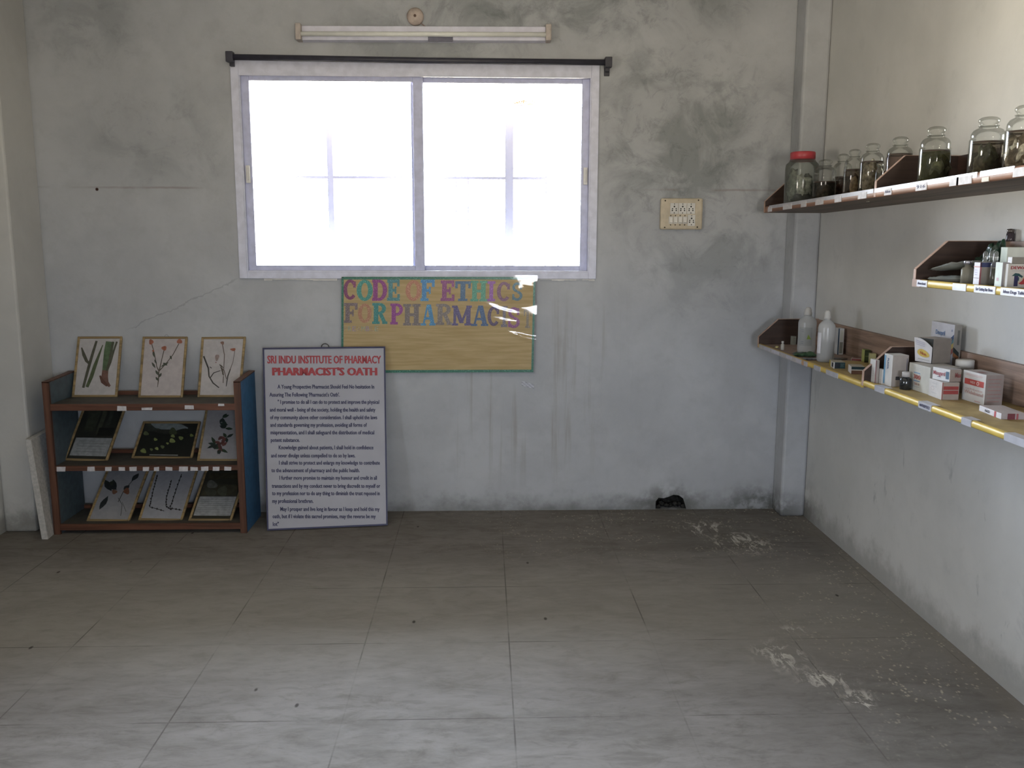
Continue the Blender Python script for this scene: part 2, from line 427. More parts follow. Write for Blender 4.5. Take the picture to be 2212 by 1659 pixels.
wall_box('wall_right', (WX, REAR-.2, -.1), (WX+.2, D, CEIL+.1), M_RIGHT)
LY0, LY1, LZ0, LZ1 = .1, 1.0, 1.2, 1.8      # unseen left-wall window, added and sized as fill light
mb = MB(); mb.box((LX-.2, REAR-.2, -.1), (LX, LY0, CEIL+.1)); mb.box((LX-.2, LY1, -.1), (LX, D, CEIL+.1)); mb.box((LX-.2, LY0, -.1), (LX, LY1, LZ0)); mb.box((LX-.2, LY0, LZ1), (LX, LY1, CEIL+.1))
struct(mb.build('wall_left', M_LEFT))
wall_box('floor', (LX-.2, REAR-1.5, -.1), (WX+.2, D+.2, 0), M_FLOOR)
wall_box('ceiling', (LX-.2, REAR-.2, CEIL), (WX+.2, D+.2, CEIL+.12), M_CEIL)
DX0, DX1, DZ0, DZ = (.45, 1.2, 1.1, 1.9)      # unseen window behind the viewer, sized as fill light
mb = MB()
mb.box((LX, REAR-.2, 0), (DX0, REAR, CEIL)); mb.box((DX1, REAR-.2, 0), (WX, REAR, CEIL)); mb.box((DX0, REAR-.2, DZ), (DX1, REAR, CEIL)); mb.box((DX0, REAR-.2, 0), (DX1, REAR, DZ0))
struct(mb.build('wall_rear', M_LEFT))
# corner piers
mb = MB(); mb.box((LX, 4.98, 0), (-2.572, D, CEIL)); struct(mb.build('trim_1', M_LEFT, bevel=.012))
mb = MB(); mb.box((1.802, 5.165, 0), (WX, D, CEIL)); struct(mb.build('trim_2', M_BACK, bevel=.015))

# ------------------------------------------------------------------ window
WF = (-1.442, .668, 1.433, 2.668)
win = bpy.data.objects.new('window_1', None); C.objects.link(win); win.location = (-.387, D, 1.433); struct(win)
def frame4(mb, x0, x1, z0, z1, l, r, b, t, y0, y1, mi=0):
    mb.box((x0, y0, z0), (x0+l, y1, z1), mi); mb.box((x1-r, y0, z0), (x1, y1, z1), mi)
    mb.box((x0+l, y0, z0), (x1-r, y1, z0+b), mi); mb.box((x0+l, y0, z1-t), (x1-r, y1, z1), mi)
mb = MB(); frame4(mb, WF[0], WF[1], WF[2], WF[3], .046, .046, .040, .085, D-.012, D+.002); frame4(mb, WF[0]+.04, WF[1]-.04, WF[2]+.036, WF[3]-.07, .012, .012, .012, .012, D-.006, D+.09)
mb.build('frame', M_ALU, win, bevel=.003)
for nm, (x0, x1, yy, sl, srr) in enumerate([(-1.392, -.352, .03, .045, .058), (-.425, .622, .055, .075, .048)]):
    mb = MB(); z0, z1 = 1.474, 2.594
    frame4(mb, x0, x1, z0, z1, sl, srr, .036, .034, D+yy-.012, D+yy+.012)
    s_ = mb.build('sash', M_ALU2, win, bevel=.003)
    mb = MB(); mb.box((x0+sl, D+yy-.002, z0+.036), (x1-srr, D+yy+.002, z1-.034)); mb.build('pane', M_GLASS, s_)
    mb = MB()
    hx = x0+.022 if nm == 0 else x1-.022
    mb.box((hx-.012, D+yy-.03, 1.985), (hx+.012, D+yy-.012, 2.085)); mb.box((hx-.004, D+yy-.04, 2.0), (hx+.004, D+yy-.03, 2.07)); mb.build('handle', M_WHITE, s_, bevel=.003)
# outside burglar bars, daylight glare painted into their pale colour
t = NT('glare_pale_bars'); tl = t.n('ShaderNodeBsdfTranslucent'); df = t.n('ShaderNodeBsdfDiffuse'); mxs = t.n('ShaderNodeMixShader')
xx, yy_, zz = t.sep()
rust_dark = t.mul(t.step(zz, 2.15, 2.5), t.add(t.mul(t.step(xx, -.3, .2), .6), .4), t.step(t.noise(14, 4), .1, .5))  # rust at upper right; tops also painted darker to offset strong skylight
colr = t.mix(rust_dark, (.37, .36, .42, 1), (.27, .14, .07, 1)); t.put(tl.inputs[0], colr); t.put(df.inputs[0], colr); mxs.inputs[0].default_value = .0
t.t.links.new(df.outputs[0], mxs.inputs[1]); t.t.links.new(tl.outputs[0], mxs.inputs[2]); M_BAR = t.done(mxs.outputs[0])
GY = D+.30
mb = MB()
for px, w in ((714, .018), (1100, .026)):
    a = aty(px, 372, GY); mb.box((a.x-w, GY-.012, 1.25), (a.x+w, GY+.012, 2.72))
a = aty(900, 384, GY); mb.box((-1.6, GY-.010, a.z-.008), (.85, GY+.010, a.z+.008))
for px, z0, z1 in ((985, 1.25, a.z), (1011, 1.25, a.z), (1180, 1.25, 2.72), (1208, 1.25, 2.72)):
    b = aty(px, 372, GY); mb.tube([(b.x, GY, z0), (b.x, GY, z1)], .006, 8)
b = aty(1180, 228, GY); mb.box((aty(1100, 228, GY).x, GY-.006, b.z-.004), (.85, GY+.006, b.z+.004))
for px in (535, 714, 895, 1100, 1268):
    for zz in (1.55, 1.62, 1.78, 1.85, 2.02, 2.10):
        c_ = aty(px, 300, GY); mb.box((c_.x-.045, GY-.004, zz-.002), (c_.x+.045, GY+.004, zz+.002))
mb.build('grille', M_BAR, win)
# dry grass caught on the bar
mb = MB(); g0 = aty(1112, 226, GY)
for i in range(90):
    p = g0+Vector((random.uniform(-.01, .11), random.uniform(-.02, .02), random.uniform(0, .015)))
    d = Vector((random.uniform(-.2, 1), random.uniform(-.5, .5), random.uniform(-.1, .45))).normalized()*random.uniform(.02, .05)
    mb.tube([p, p+d*.5+Vector((0, 0, .003)), p+d], .0011, 4)
tag(mb.build('grass_tuft', paint('8a5a3c', .95, .0, .2), origin=g0), 'tuft of dry brown grass caught on the outside window bar', 'dry grass')
# broken plaster lip under the frame
mb = MB()
for x0, x1 in ((-1.30, -.87), (.33, .66)):
    n = 9
    for i in range(n):
        xa = x0+(x1-x0)*i/n; xb = x0+(x1-x0)*(i+1)/n; dz = .004+.010*random.random()
        mb.box((xa, D-.007, 1.433-dz), (xb, D+.001, 1.434))
struct(mb.build('trim_3', paint('cfccc8', .8, .1, .1)))

# ------------------------------------------------------------------ curtain rod
rl = aty(497, 123, D-.06); rr = aty(1314, 135, D-.06)
t0 = thing('curtain_rod', 'dark curtain rod on two brackets above the window', 'curtain rod', ((rl+rr)/2))
mb = MB(); mb.tube([rl-Vector((.02, 0, 0)), (rl+rr)/2-Vector((0, 0, .004)), rr+Vector((.02, 0, 0))], .0165, 14); mb.build('rod', M_BLACK, t0)
for q in (rl, rr):
    mb = MB(); mb.box((q.x-.020, q.y-.022, q.z-.028), (q.x+.020, q.y+.022, q.z+.028)); mb.box((q.x-.012, q.y+.02, q.z-.045), (q.x+.012, D, q.z-.02))
    mb.box((q.x-.016, D-.006, q.z-.065), (q.x+.016, D, q.z+.02)); mb.build('bracket', M_BLACK, t0, bevel=.004)
# ------------------------------------------------------------------ tube light
la = aty(641, 71, D-.03); lb = aty(1190, 73, D-.03)
t0 = thing('tube_light', 'white fluorescent tube light fitting above the curtain rod', 'light', ((la+lb)/2))
dv = (lb-la).normalized(); up = Vector((0, 0, 1)); M = Matrix.Translation(la) @ Matrix((dv, Vector((0, 1, 0)), up)).transposed().to_4x4(); L = (lb-la).length
mb = MB(); mb.prism([M @ Vector(p) for p in ((.01, .03, -.046), (.01, -.012, -.040), (.01, -.016, .0), (.01, -.012, .036), (.01, .03, .042))], dv*(L-.02)); mb.build('batten', paint('d2d1e2', .4, .4, .05), t0, bevel=.003)
mb = MB(); mb.tube([M @ Vector((.03, -.034, -.012)), M @ Vector((L-.03, -.034, -.012))], .0135, 16); mb.build('tube', paint('dfe0da', .12, .7, .03), t0)
for s in (0, 1):
    x0 = s*(L-.032); mb = MB(); mb.box((x0, -.05, -.046), (x0+.032, .03, .044), M=M); mb.build('end_cap', paint('b0a49c', .45, .4, .1), t0, bevel=.006)
mb = MB(); mb.box((L*.515, -.02, -.047), (L*.515+.14, -.011, -.016), M=M); mb.build('ballast_cover', paint('6d6b7c', .5, .3, .1), t0, bevel=.002)
q = aty(897, 36, D-.01)
t0 = thing('ceiling_rose', 'round cream wiring rose on wall above the tube light', 'wiring rose', q)
mb = MB(); R_ = Matrix.Rotation(PI/2, 3, 'X'); mb.lathe([(.048, -.012), (.048, .006), (.040, .016), (.022, .022), (0.0, .023)], q, 28, M=R_); mb.build('base', paint('b6a59a', .5, .3, .15), t0)
mb = MB(); mb.lathe([(.008, .02), (.007, .03), (0, .031)], q, 12, M=R_); mb.build('screw', paint('6b5348', .5, .3, .1), t0)
mb = MB(); mb.tube([q+Vector((.03, -.005, -.035)), q+Vector((.06, .004, -.055)), q+Vector((.10, .004, -.062)), q+Vector((.16, .004, -.066))], .003, 6); mb.build('wire', paint('8d7a72', .6, .2, .1), t0)

# ------------------------------------------------------------------ switchboard
a = aty(1428, 428, D-.03); b = aty(1517, 496, D-.03)
t0 = thing('switchboard', 'cream socket and switch board on the stained wall right of the window', 'switchboard', ((a.x+b.x)/2, D, (a.z+b.z)/2))
mb = MB(); mb.box((a.x, D-.03, b.z), (b.x, D, a.z)); mb.build('box', paint('b9ab92', .5, .3, .08), t0, bevel=.010)
def sbp(x, y): return (a.x+(b.x-a.x)*(x-400)/1230, a.z+(b.z-a.z)*(y-385)/940)      # from a close view of the board
M_SW = paint('c3c0ba', .4, .4, .05); M_HOLE = paint('1e1a18', .7, .1, .1)
def socket(x0, y0, x1, y1, cx, cy0):
    mb = MB(); p = sbp(x0, y0); r = sbp(x1, y1); mb.box((p[0], D-.034, r[1]), (r[0], D-.028, p[1]))
    s_ = mb.build('socket', M_SW, t0, bevel=.001)
    mb = MB()
    for dx, dy, rad in ((0, 0, .0028), (0, 75, .0046), (-52, 140, .0034), (52, 138, .0034), (-55, 192, .0038), (55, 192, .0038), (0, 265, .0030)):
        h = sbp(cx+dx, cy0+dy); mb.lathe([(rad, .0), (rad, .0008), (0, .0009)], (h[0], D-.034, h[1]), 10, M=R_)
    mb.build('pin_hole', M_HOLE, s_)
for i in range(3): socket(672+245*i, 530, 905+245*i, 855, 790+243*i, 560)
socket(1190, 885, 1410, 1215, 1303, 912)
for i in range(4):
    p = sbp(640+137*i, 935); r = sbp(760+137*i, 1150); mb = MB(); mb.box((p[0], D-.035, r[1]), (r[0], D-.028, p[1])); s_ = mb.build('switch', M_SW, t0, bevel=.001)
    mb = MB()
    zc = (p[1]+r[1])/2; mb.prism([(p[0]+.004, D-.036, zc-.016), (p[0]+.004, D-.042, zc-.013), (p[0]+.004, D-.037, zc+.014), (p[0]+.004, D-.033, zc+.014)], (r[0]-p[0]-.008, 0, 0)); mb.build('rocker', paint('d2cec6', .35, .4, .05), s_)
    for yy in (910, 1185):
        h = sbp(697+137*i, yy); mb = MB(); mb.lathe([(.003, 0), (.003, .0025), (0, .003)], (h[0], D-.030, h[1]), 10, M=R_); mb.build('indicator', M_HOLE, s_)
for x, y in ((523, 460), (1488, 442), (530, 1262), (1480, 1250)):
    h = sbp(x, y); mb = MB(); mb.lathe([(.0042, 0), (.0042, .002), (0, .003)], (h[0], D-.030, h[1]), 12, M=R_); mb.build('screw', paint('3b2f22', .4, .4, .1, metal=.5), t0)

# ------------------------------------------------------------------ poster
PQ = Quad(aty(738, 598, D-.022), aty(1157, 598, D-.022), aty(1152, 804, D-.016), aty(737, 805.5, D-.016), px=[(738, 598), (1157, 598), (1152, 804), (737, 805.5)])
t0 = thing('poster', 'yellow chart with glitter lettering in plastic wrap below the window', 'poster', PQ.pt(.5, 0))
t = NT('yellow_chart_paper'); g = t.noise(1.0, 4, .6, .2, t.scale(4, 4, 60))
M_CHART = t.done(t.bsdf(t.mix(t.step(g, .3, .7), lin('c6a562'), lin('dabb7c')), .6, .25))
mb = MB(); PQ.slab(mb, 0, 0, 1, 1, -.006, 0); mb.build('sheet', M_CHART, t0)
def glitter(hexc):
    key = ('gl', hexc)
    if key in MATS: return MATS[key]
    t = NT('glitter_'+hexc); c = tuple(min(1, x*1.35) for x in lin(hexc)[:3])+(1,)
    v = t.n('ShaderNodeTexVoronoi'); v.inputs['Scale'].default_value = 420; t.put(v.inputs['Vector'], t.co)
    r = t.sep(v.outputs['Color'])
    col = t.mix(t.step(r[0], .9, .95), c, tuple(min(1, x*2.2+.15) for x in c[:3])+(1,))
    MATS[key] = t.done(t.bsdf(col, .35, .5)); return MATS[key]
mb = MB()
for u0, v0, u1, v1 in ((0, .0, .011, 1), (.989, 0, 1, 1), (0, 0, 1, .028), (0, .972, 1, 1)): PQ.slab(mb, u0, v0, u1, v1, 0, .0012)
mb.build('glitter_border', glitter('1f6b52'), t0)
# slab-serif letters: pieces in a unit cell (u right, v up)
def arc(cx, cy_, rx, ry, a0, a1, tx, ty, n=14):
    out = []
    for i in range(n):
        b0 = math.radians(a0+(a1-a0)*i/n); b1 = math.radians(a0+(a1-a0)*(i+1)/n)
        out.append([(cx+rx*math.cos(b0), cy_+ry*math.sin(b0)), (cx+rx*math.cos(b1), cy_+ry*math.sin(b1)), (cx+(rx-tx)*math.cos(b1), cy_+(ry-ty)*math.sin(b1)), (cx+(rx-tx)*math.cos(b0), cy_+(ry-ty)*math.sin(b0))])
    return out
def R4(x0, y0, x1, y1): return [[(x0, y0), (x1, y0), (x1, y1), (x0, y1)]]
def bar(x0, y0, x1, y1, w): return [[(x0-w/2, y0), (x0+w/2, y0), (x1+w/2, y1), (x1-w/2, y1)]]
SL = {
 'C': arc(.52, .5, .5, .5, 40, 320, .27, .15, 20)+R4(.74, .60, .93, .90),
 'O': arc(.5, .5, .5, .5, 0, 360, .29, .15, 24),
 'D': R4(.06, 0, .36, 1)+R4(0, 0, .5, .14)+R4(0, .86, .5, 1)+arc(.45, .5, .53, .5, -90, 90, .28, .14, 16),
 'E': R4(.1, 0, .42, 1)+R4(0, 0, .95, .15)+R4(0, .85, .92, 1)+R4(.42, .43, .68, .57)+R4(.78, .0, .97, .32)+R4(.76, .68, .94, 1)+R4(.58, .33, .7, .67),
 'F': R4(.1, 0, .42, 1)+R4(0, 0, .58, .13)+R4(0, .85, .98, 1)+R4(.42, .43, .7, .57)+R4(.8, .66, 1, 1)+R4(.6, .33, .72, .67),
 'T': R4(.34, 0, .66, 1)+R4(.2, 0, .8, .12)+R4(0, .86, 1, 1)+R4(0, .64, .16, 1)+R4(.84, .64, 1, 1),
 'H': R4(.1, 0, .38, 1)+R4(.62, 0, .9, 1)+R4(0, 0, .47, .12)+R4(.53, 0, 1, .12)+R4(0, .88, .47, 1)+R4(.53, .88, 1, 1)+R4(.38, .43, .62, .57),
 'I': R4(.28, 0, .72, 1)+R4(.05, 0, .95, .13)+R4(.05, .87, .95, 1),
 'S': arc(.5, .73, .45, .27, 20, 270, .24, .14, 14)+arc(.5, .27, .48, .27, -160, 90, .25, .14, 14)+R4(.74, .62, .92, .95)+R4(.06, .05, .24, .36),
 'R': R4(.1, 0, .4, 1)+R4(0, 0, .5, .12)+R4(0, .87, .5, 1)+arc(.48, .73, .42, .27, -90, 90, .26, .13, 12)+R4(.4, .46, .52, .58)+bar(.55, .48, .82, .05, .26)+R4(.66, 0, 1, .12),
 'P': R4(.1, 0, .42, 1)+R4(0, 0, .58, .12)+R4(0, .87, .5, 1)+arc(.5, .71, .46, .29, -90, 90, .27, .13, 12)+R4(.4, .42, .52, .55),
 'A': bar(.18, .0, .46, 1, .12)+bar(.82, 0, .54, 1, .27)+R4(.25, .28, .75, .4)+R4(0, 0, .36, .11)+R4(.58, 0, 1, .11)+R4(.4, .88, .66, 1),
 'M': R4(.08, 0, .22, 1)+R4(.72, 0, .94, 1)+bar(.5, .12, .16, 1, .22)+bar(.5, .12, .82, 1, .12)+R4(0, 0, .32, .11)+R4(.64, 0, 1, .11)+R4(0, .89, .22, 1)+R4(.76, .89, 1, 1),
}
row = [('C', 183, 312, 148, 340, '7d2b5c'), ('O', 310, 465, 150, 352, '2f8a7a'), ('D', 458, 605, 150, 350, '8a2a78'), ('E', 600, 727, 150, 350, '3b7d80'),
       ('O', 775, 930, 155, 352, 'b5714a'), ('F', 918, 1055, 150, 352, '2f7fb5'), ('E', 1110, 1250, 158, 352, '86306f'), ('T', 1248, 1400, 165, 352, '32597a'),
       ('H', 1395, 1560, 160, 355, '2f8a68'), ('I', 1552, 1640, 165, 355, '8a3a98'), ('C', 1645, 1785, 170, 355, '6b2d50'), ('S', 1790, 1900, 175, 350, '2c5f6e'),
       ('F', 190, 320, 370, 560, '74605f'), ('O', 322, 455, 375, 560, 'b0764e'), ('R', 458, 605, 370, 570, '1f7f78'), ('P', 630, 757, 375, 575, '8a2a80'),
       ('H', 752, 920, 380, 585, '75665f'), ('A', 920, 1065, 385, 585, '2f7fae'), ('R', 1065, 1225, 378, 580, '786a60'), ('M', 1217, 1410, 395, 585, '4d3d6e'),
       ('A', 1402, 1570, 395, 590, '274d78'), ('C', 1556, 1680, 400, 590, '4a2b52'), ('I', 1685, 1755, 400, 600, '6d6068'), ('S', 1750, 1875, 410, 610, '7f2d72'), ('T', 1905, 1985, 430, 610, '7d6a4c')]
for ch, x0, x1, y0, y1, hc in row:
    A = PQ.uv(700+x0/4.424, 570+y1/4.424); B = PQ.uv(700+x1/4.424, 570+y0/4.424); mb = MB()
    for i, poly in enumerate(SL[ch]): mb.face([PQ.pt(A[0]+(B[0]-A[0])*u, A[1]+(B[1]-A[1])*v, .0008+.00004*i) for u, v in poly])
    mb.build('glitter_letter', glitter(hc), t0, solid=True)
mb = MB(); A = PQ.uv(742, 714.5); B = PQ.uv(819, 702)
for i, ch in enumerate('PREAMBLE'): put_text(mb, ch, lambda u, v: PQ.pt(u, v, .0008), A[0]+(B[0]-A[0])*i/8, A[0]+(B[0]-A[0])*(i+.8)/8, A[1], (B[1]-A[1])*.9, i % 3)
mb.build('small_lettering', [glitter('a58a66'), glitter('8f9a7a'), glitter('9a8496')], t0, solid=True)
mb = MB()
def film(u, v):
    k = max(0, min(1, (u-.55)/.35)); q_ = mnoise.noise(Vector((u*3, v*4, 7))); fold = max(0, mnoise.noise(Vector((u*4+v*2, v*26+u*9+q_*3, 2))))**2*.008+mnoise.noise(Vector((u*5, v*6, 1)))*.005
    return PQ.pt(-.004+u*1.014, -.012+v*1.03, .006+k*fold+.0012*mnoise.noise(Vector((u*5, v*5, 4))))
mb.grid(film, 110, 70); mb.build('plastic_wrap', clear('plastic_film', (.96, .96, .96), .06, edge=.1, ior=1.38), t0, solid=True)
p = aty(1140, 831, D); mb = MB()
mb.grid(lambda u, v: p+Vector(((u-.5)*.075, -.0005-.008*abs(math.sin(u*7+v*5)), (.5-u)*.02+(v-.5)*.028)), 8, 5)
tag(mb.build('tape_scrap', M_TAPE, origin=p), 'scrap of shiny tape stuck on the wall under the yellow poster', 'tape')

# ------------------------------------------------------------------ oath board
_bl, _br, _tl = atz(577, 1146, .004), atz(837.5, 1134.6, .004), aty(567.3, 751.5, 5.195)
_nn = (_br-_bl).cross(_tl-_bl); _e = Vector((0, 0, EYE)); _d = aty(832, 748.5, 5)-_e
OQ = Quad(_tl, _e+_d*((_bl-_e).dot(_nn)/_d.dot(_nn)), _br, _bl, px=[(567.3, 751.5), (832, 748.5), (837.5, 1134.6), (577, 1146)])
t0 = thing('notice_board', 'white oath board with red heading and blue text leaning on the wall', 'notice board', OQ.pt(.5, 0))
mb = MB(); OQ.slab(mb, .004, .003, .996, .997, -.018, -.001); mb.build('panel', paint('a09fa8', .45, .3, .04, 3), t0)
mb = MB(); bu, bv = .012, .0085
for u0, v0, u1, v1 in ((0, 0, bu, 1), (1-bu, 0, 1, 1), (bu, 0, 1-bu, bv), (bu, 1-bv, 1-bu, 1)): OQ.slab(mb, u0, v0, u1, v1, -.02, .004)
mb.build('frame', paint('2a2950', .45, .35, .1), t0)
def zz4(x, y): return 550+x/3.858, 730+y/3.858
def oline(mb, s, x0, x1, yb, cap, mi, bold):
    A = OQ.uv(*zz4(x0, yb)); B = OQ.uv(*zz4(x1, yb)); put_text(mb, s, lambda u, v: OQ.pt(u, v+(B[1]-A[1])*(u-A[0])/(B[0]-A[0]), .0006), A[0], B[0], A[1], cap/3.858/390, mi, bold)
mb = MB()
oline(mb, 'SRI INDU INSTITUTE OF PHARMACY', 107, 1053, 213, 66, 0, .045); oline(mb, "PHARMACIST'S OATH", 150, 1017, 314, 66, 0, .07)
mb.build('heading', paint('a32a33', .5, .3, .05), t0, solid=True)
body = [('A Young Prospective Pharmacist Should Feel No hesitation In', 190, 995, 425, 415), ("Assuring The Following 'Pharmacist's Oath'.", 124, 705, 492, 485), ('" I promise to do all I can do to protect and improve the physical', 192, 1037, 553, 540),
 ('and moral well - being of the society, holding the health and safety', 127, 1005, 618, 608), ('of my community above other consideration. I shall uphold the laws', 129, 1020, 682, 668), ('and standards governing my profession, avoiding all forms of', 131, 933, 745, 730),
 ('mispresentation, and I shall safeguard the distribution of medical', 133, 995, 808, 792), ('potent substance.', 135, 372, 871, 868), ('Knowledge gained about patients, I shall hold in confidence', 200, 988, 933, 915), ('and never divulge unless compelled to do so by laws.', 137, 835, 1000, 985),
 ('I shall strive to protect and enlarge my knowledge to contribute', 203, 1043, 1060, 1037), ('to the advancement of pharmacy and the public health.', 140, 872, 1123, 1105), ('I further more promise to maintain my honour and credit in all', 206, 1018, 1185, 1165), ('transactions and by my conduct never to bring discredit to myself or', 143, 1045, 1252, 1225),
 ('to my profession nor to do any thing to diminish the trust reposed in', 145, 1042, 1313, 1288), ('my professional brethren.', 147, 485, 1377, 1370), ('May I prosper and live long in favour as I keep and hold this my', 213, 1040, 1443, 1415), ('oath, but if I violate this sacred promises, may the reverse be my', 150, 1007, 1503, 1480), ('lot"', 152, 200, 1567, 1566)]
mb = MB()
for s, x0, x1, y, ye in body: oline(mb, s, x0, x1, y, 33, 0, .034)
mb.build('lettering', paint('26264f', .5, .3, .05), t0, solid=True)
p = OQ.pt(.505, 1.0, -.01); mb = MB(); mb.tube([p+Vector((.022*math.cos(a), 0, .022*math.sin(a)*.9+.002)) for a in [i*PI/10 for i in range(11)]], .003, 8); mb.build('hanging_ring', paint('4a4744', .4, .4, .1, metal=.6), t0)

# ------------------------------------------------------------------ display rack with specimen frames
X0, X1, Y0, Y1, TOP = -2.447, -1.362, 4.925, 5.255, .878
t0 = thing('display_rack', 'blue and brown open three shelf rack left of the oath board', 'rack', ((X0+X1)/2, (Y0+Y1)/2, 0))
pt_ = .034
for x0 in (X0, X1-pt_):
    mb = MB(); prof = [(x0, Y0+.016, .0), (x0, Y1, .0), (x0, Y1, TOP+.012), (x0, Y0+.016, TOP-.002)]
    mb.prism(prof, (pt_, 0, 0)); s_ = mb.build('side_panel', [M_BLUE, paint('46555e', .45, .35, .1, 30)], t0, bevel=.001)
    for p in s_.data.polygons: p.material_index = 1 if p.normal.x*(1 if x0 == X0 else -1) > .9 else 0
    mb = MB(); mb.box((x0-.001, Y0, 0), (x0+pt_+.001, Y0+.016, TOP)); mb.prism([(x0-.001, Y0, TOP-.004), (x0-.001, Y1+.001, TOP+.010), (x0-.001, Y1+.001, TOP+.016), (x0-.001, Y0, TOP+.002)], (pt_+.002, 0, 0)); mb.build('edge_strip', M_TEAKZ, s_)
labels = {0: [(253, 272.5, 877, 887.5), (306, 329, 881, 886), (399, 418, 875.5, 884), (471, 484, 872, 877)],
          1: [(122.5, 141.5, 1008.5, 1018.5), (188.5, 204, 1008.5, 1018), (227, 241, 1009, 1017.5), (256.5, 269.5, 1009, 1017), (280, 295, 1009, 1017.5), (308.5, 322, 1009, 1017.5), (332.5, 343.5, 1009.5, 1017.5), (357.5, 372, 1008.5, 1017), (386.5, 406, 1008, 1018), (411.5, 427, 1008.5, 1017), (434.5, 450, 1008.5, 1017), (459.5, 474, 1008.5, 1017), (484.5, 499.5, 1008, 1016.5)], 2: []}
for i, (zt, lh) in enumerate(((.752, .036), (.399, .028), (.058, .034))):
    mb = MB(); mb.box((X0+pt_, Y0+.016, zt-.02), (X1-pt_, Y1, zt)); s_ = mb.build('shelf', M_SHELFTOP, t0)
    mb = MB(); mb.box((X0+pt_, Y0+.002, zt-lh), (X1-pt_, Y0+.017, zt+.001)); mb.build('front_lip', M_TEAK, s_, bevel=.0015)
    mb = MB(); mb.box((X0+pt_, Y1-.014, zt), (X1-pt_, Y1, zt+.022)); mb.build('back_rail', M_TEAK, s_)
    for (xa, xb, ya, yb) in labels[i]:
        P = [aty(xa+random.uniform(-.8, .8), ya, Y0), aty(xb, ya+random.uniform(-1, 1), Y0), aty(xb+random.uniform(-.8, .8), yb, Y0), aty(xa, yb, Y0)]
        mb = MB(); mb.prism([(p.x, Y0-.0005, p.z) for p in P], (0, .0025, 0)); mb.build('paper_label', M_PAPER, s_)

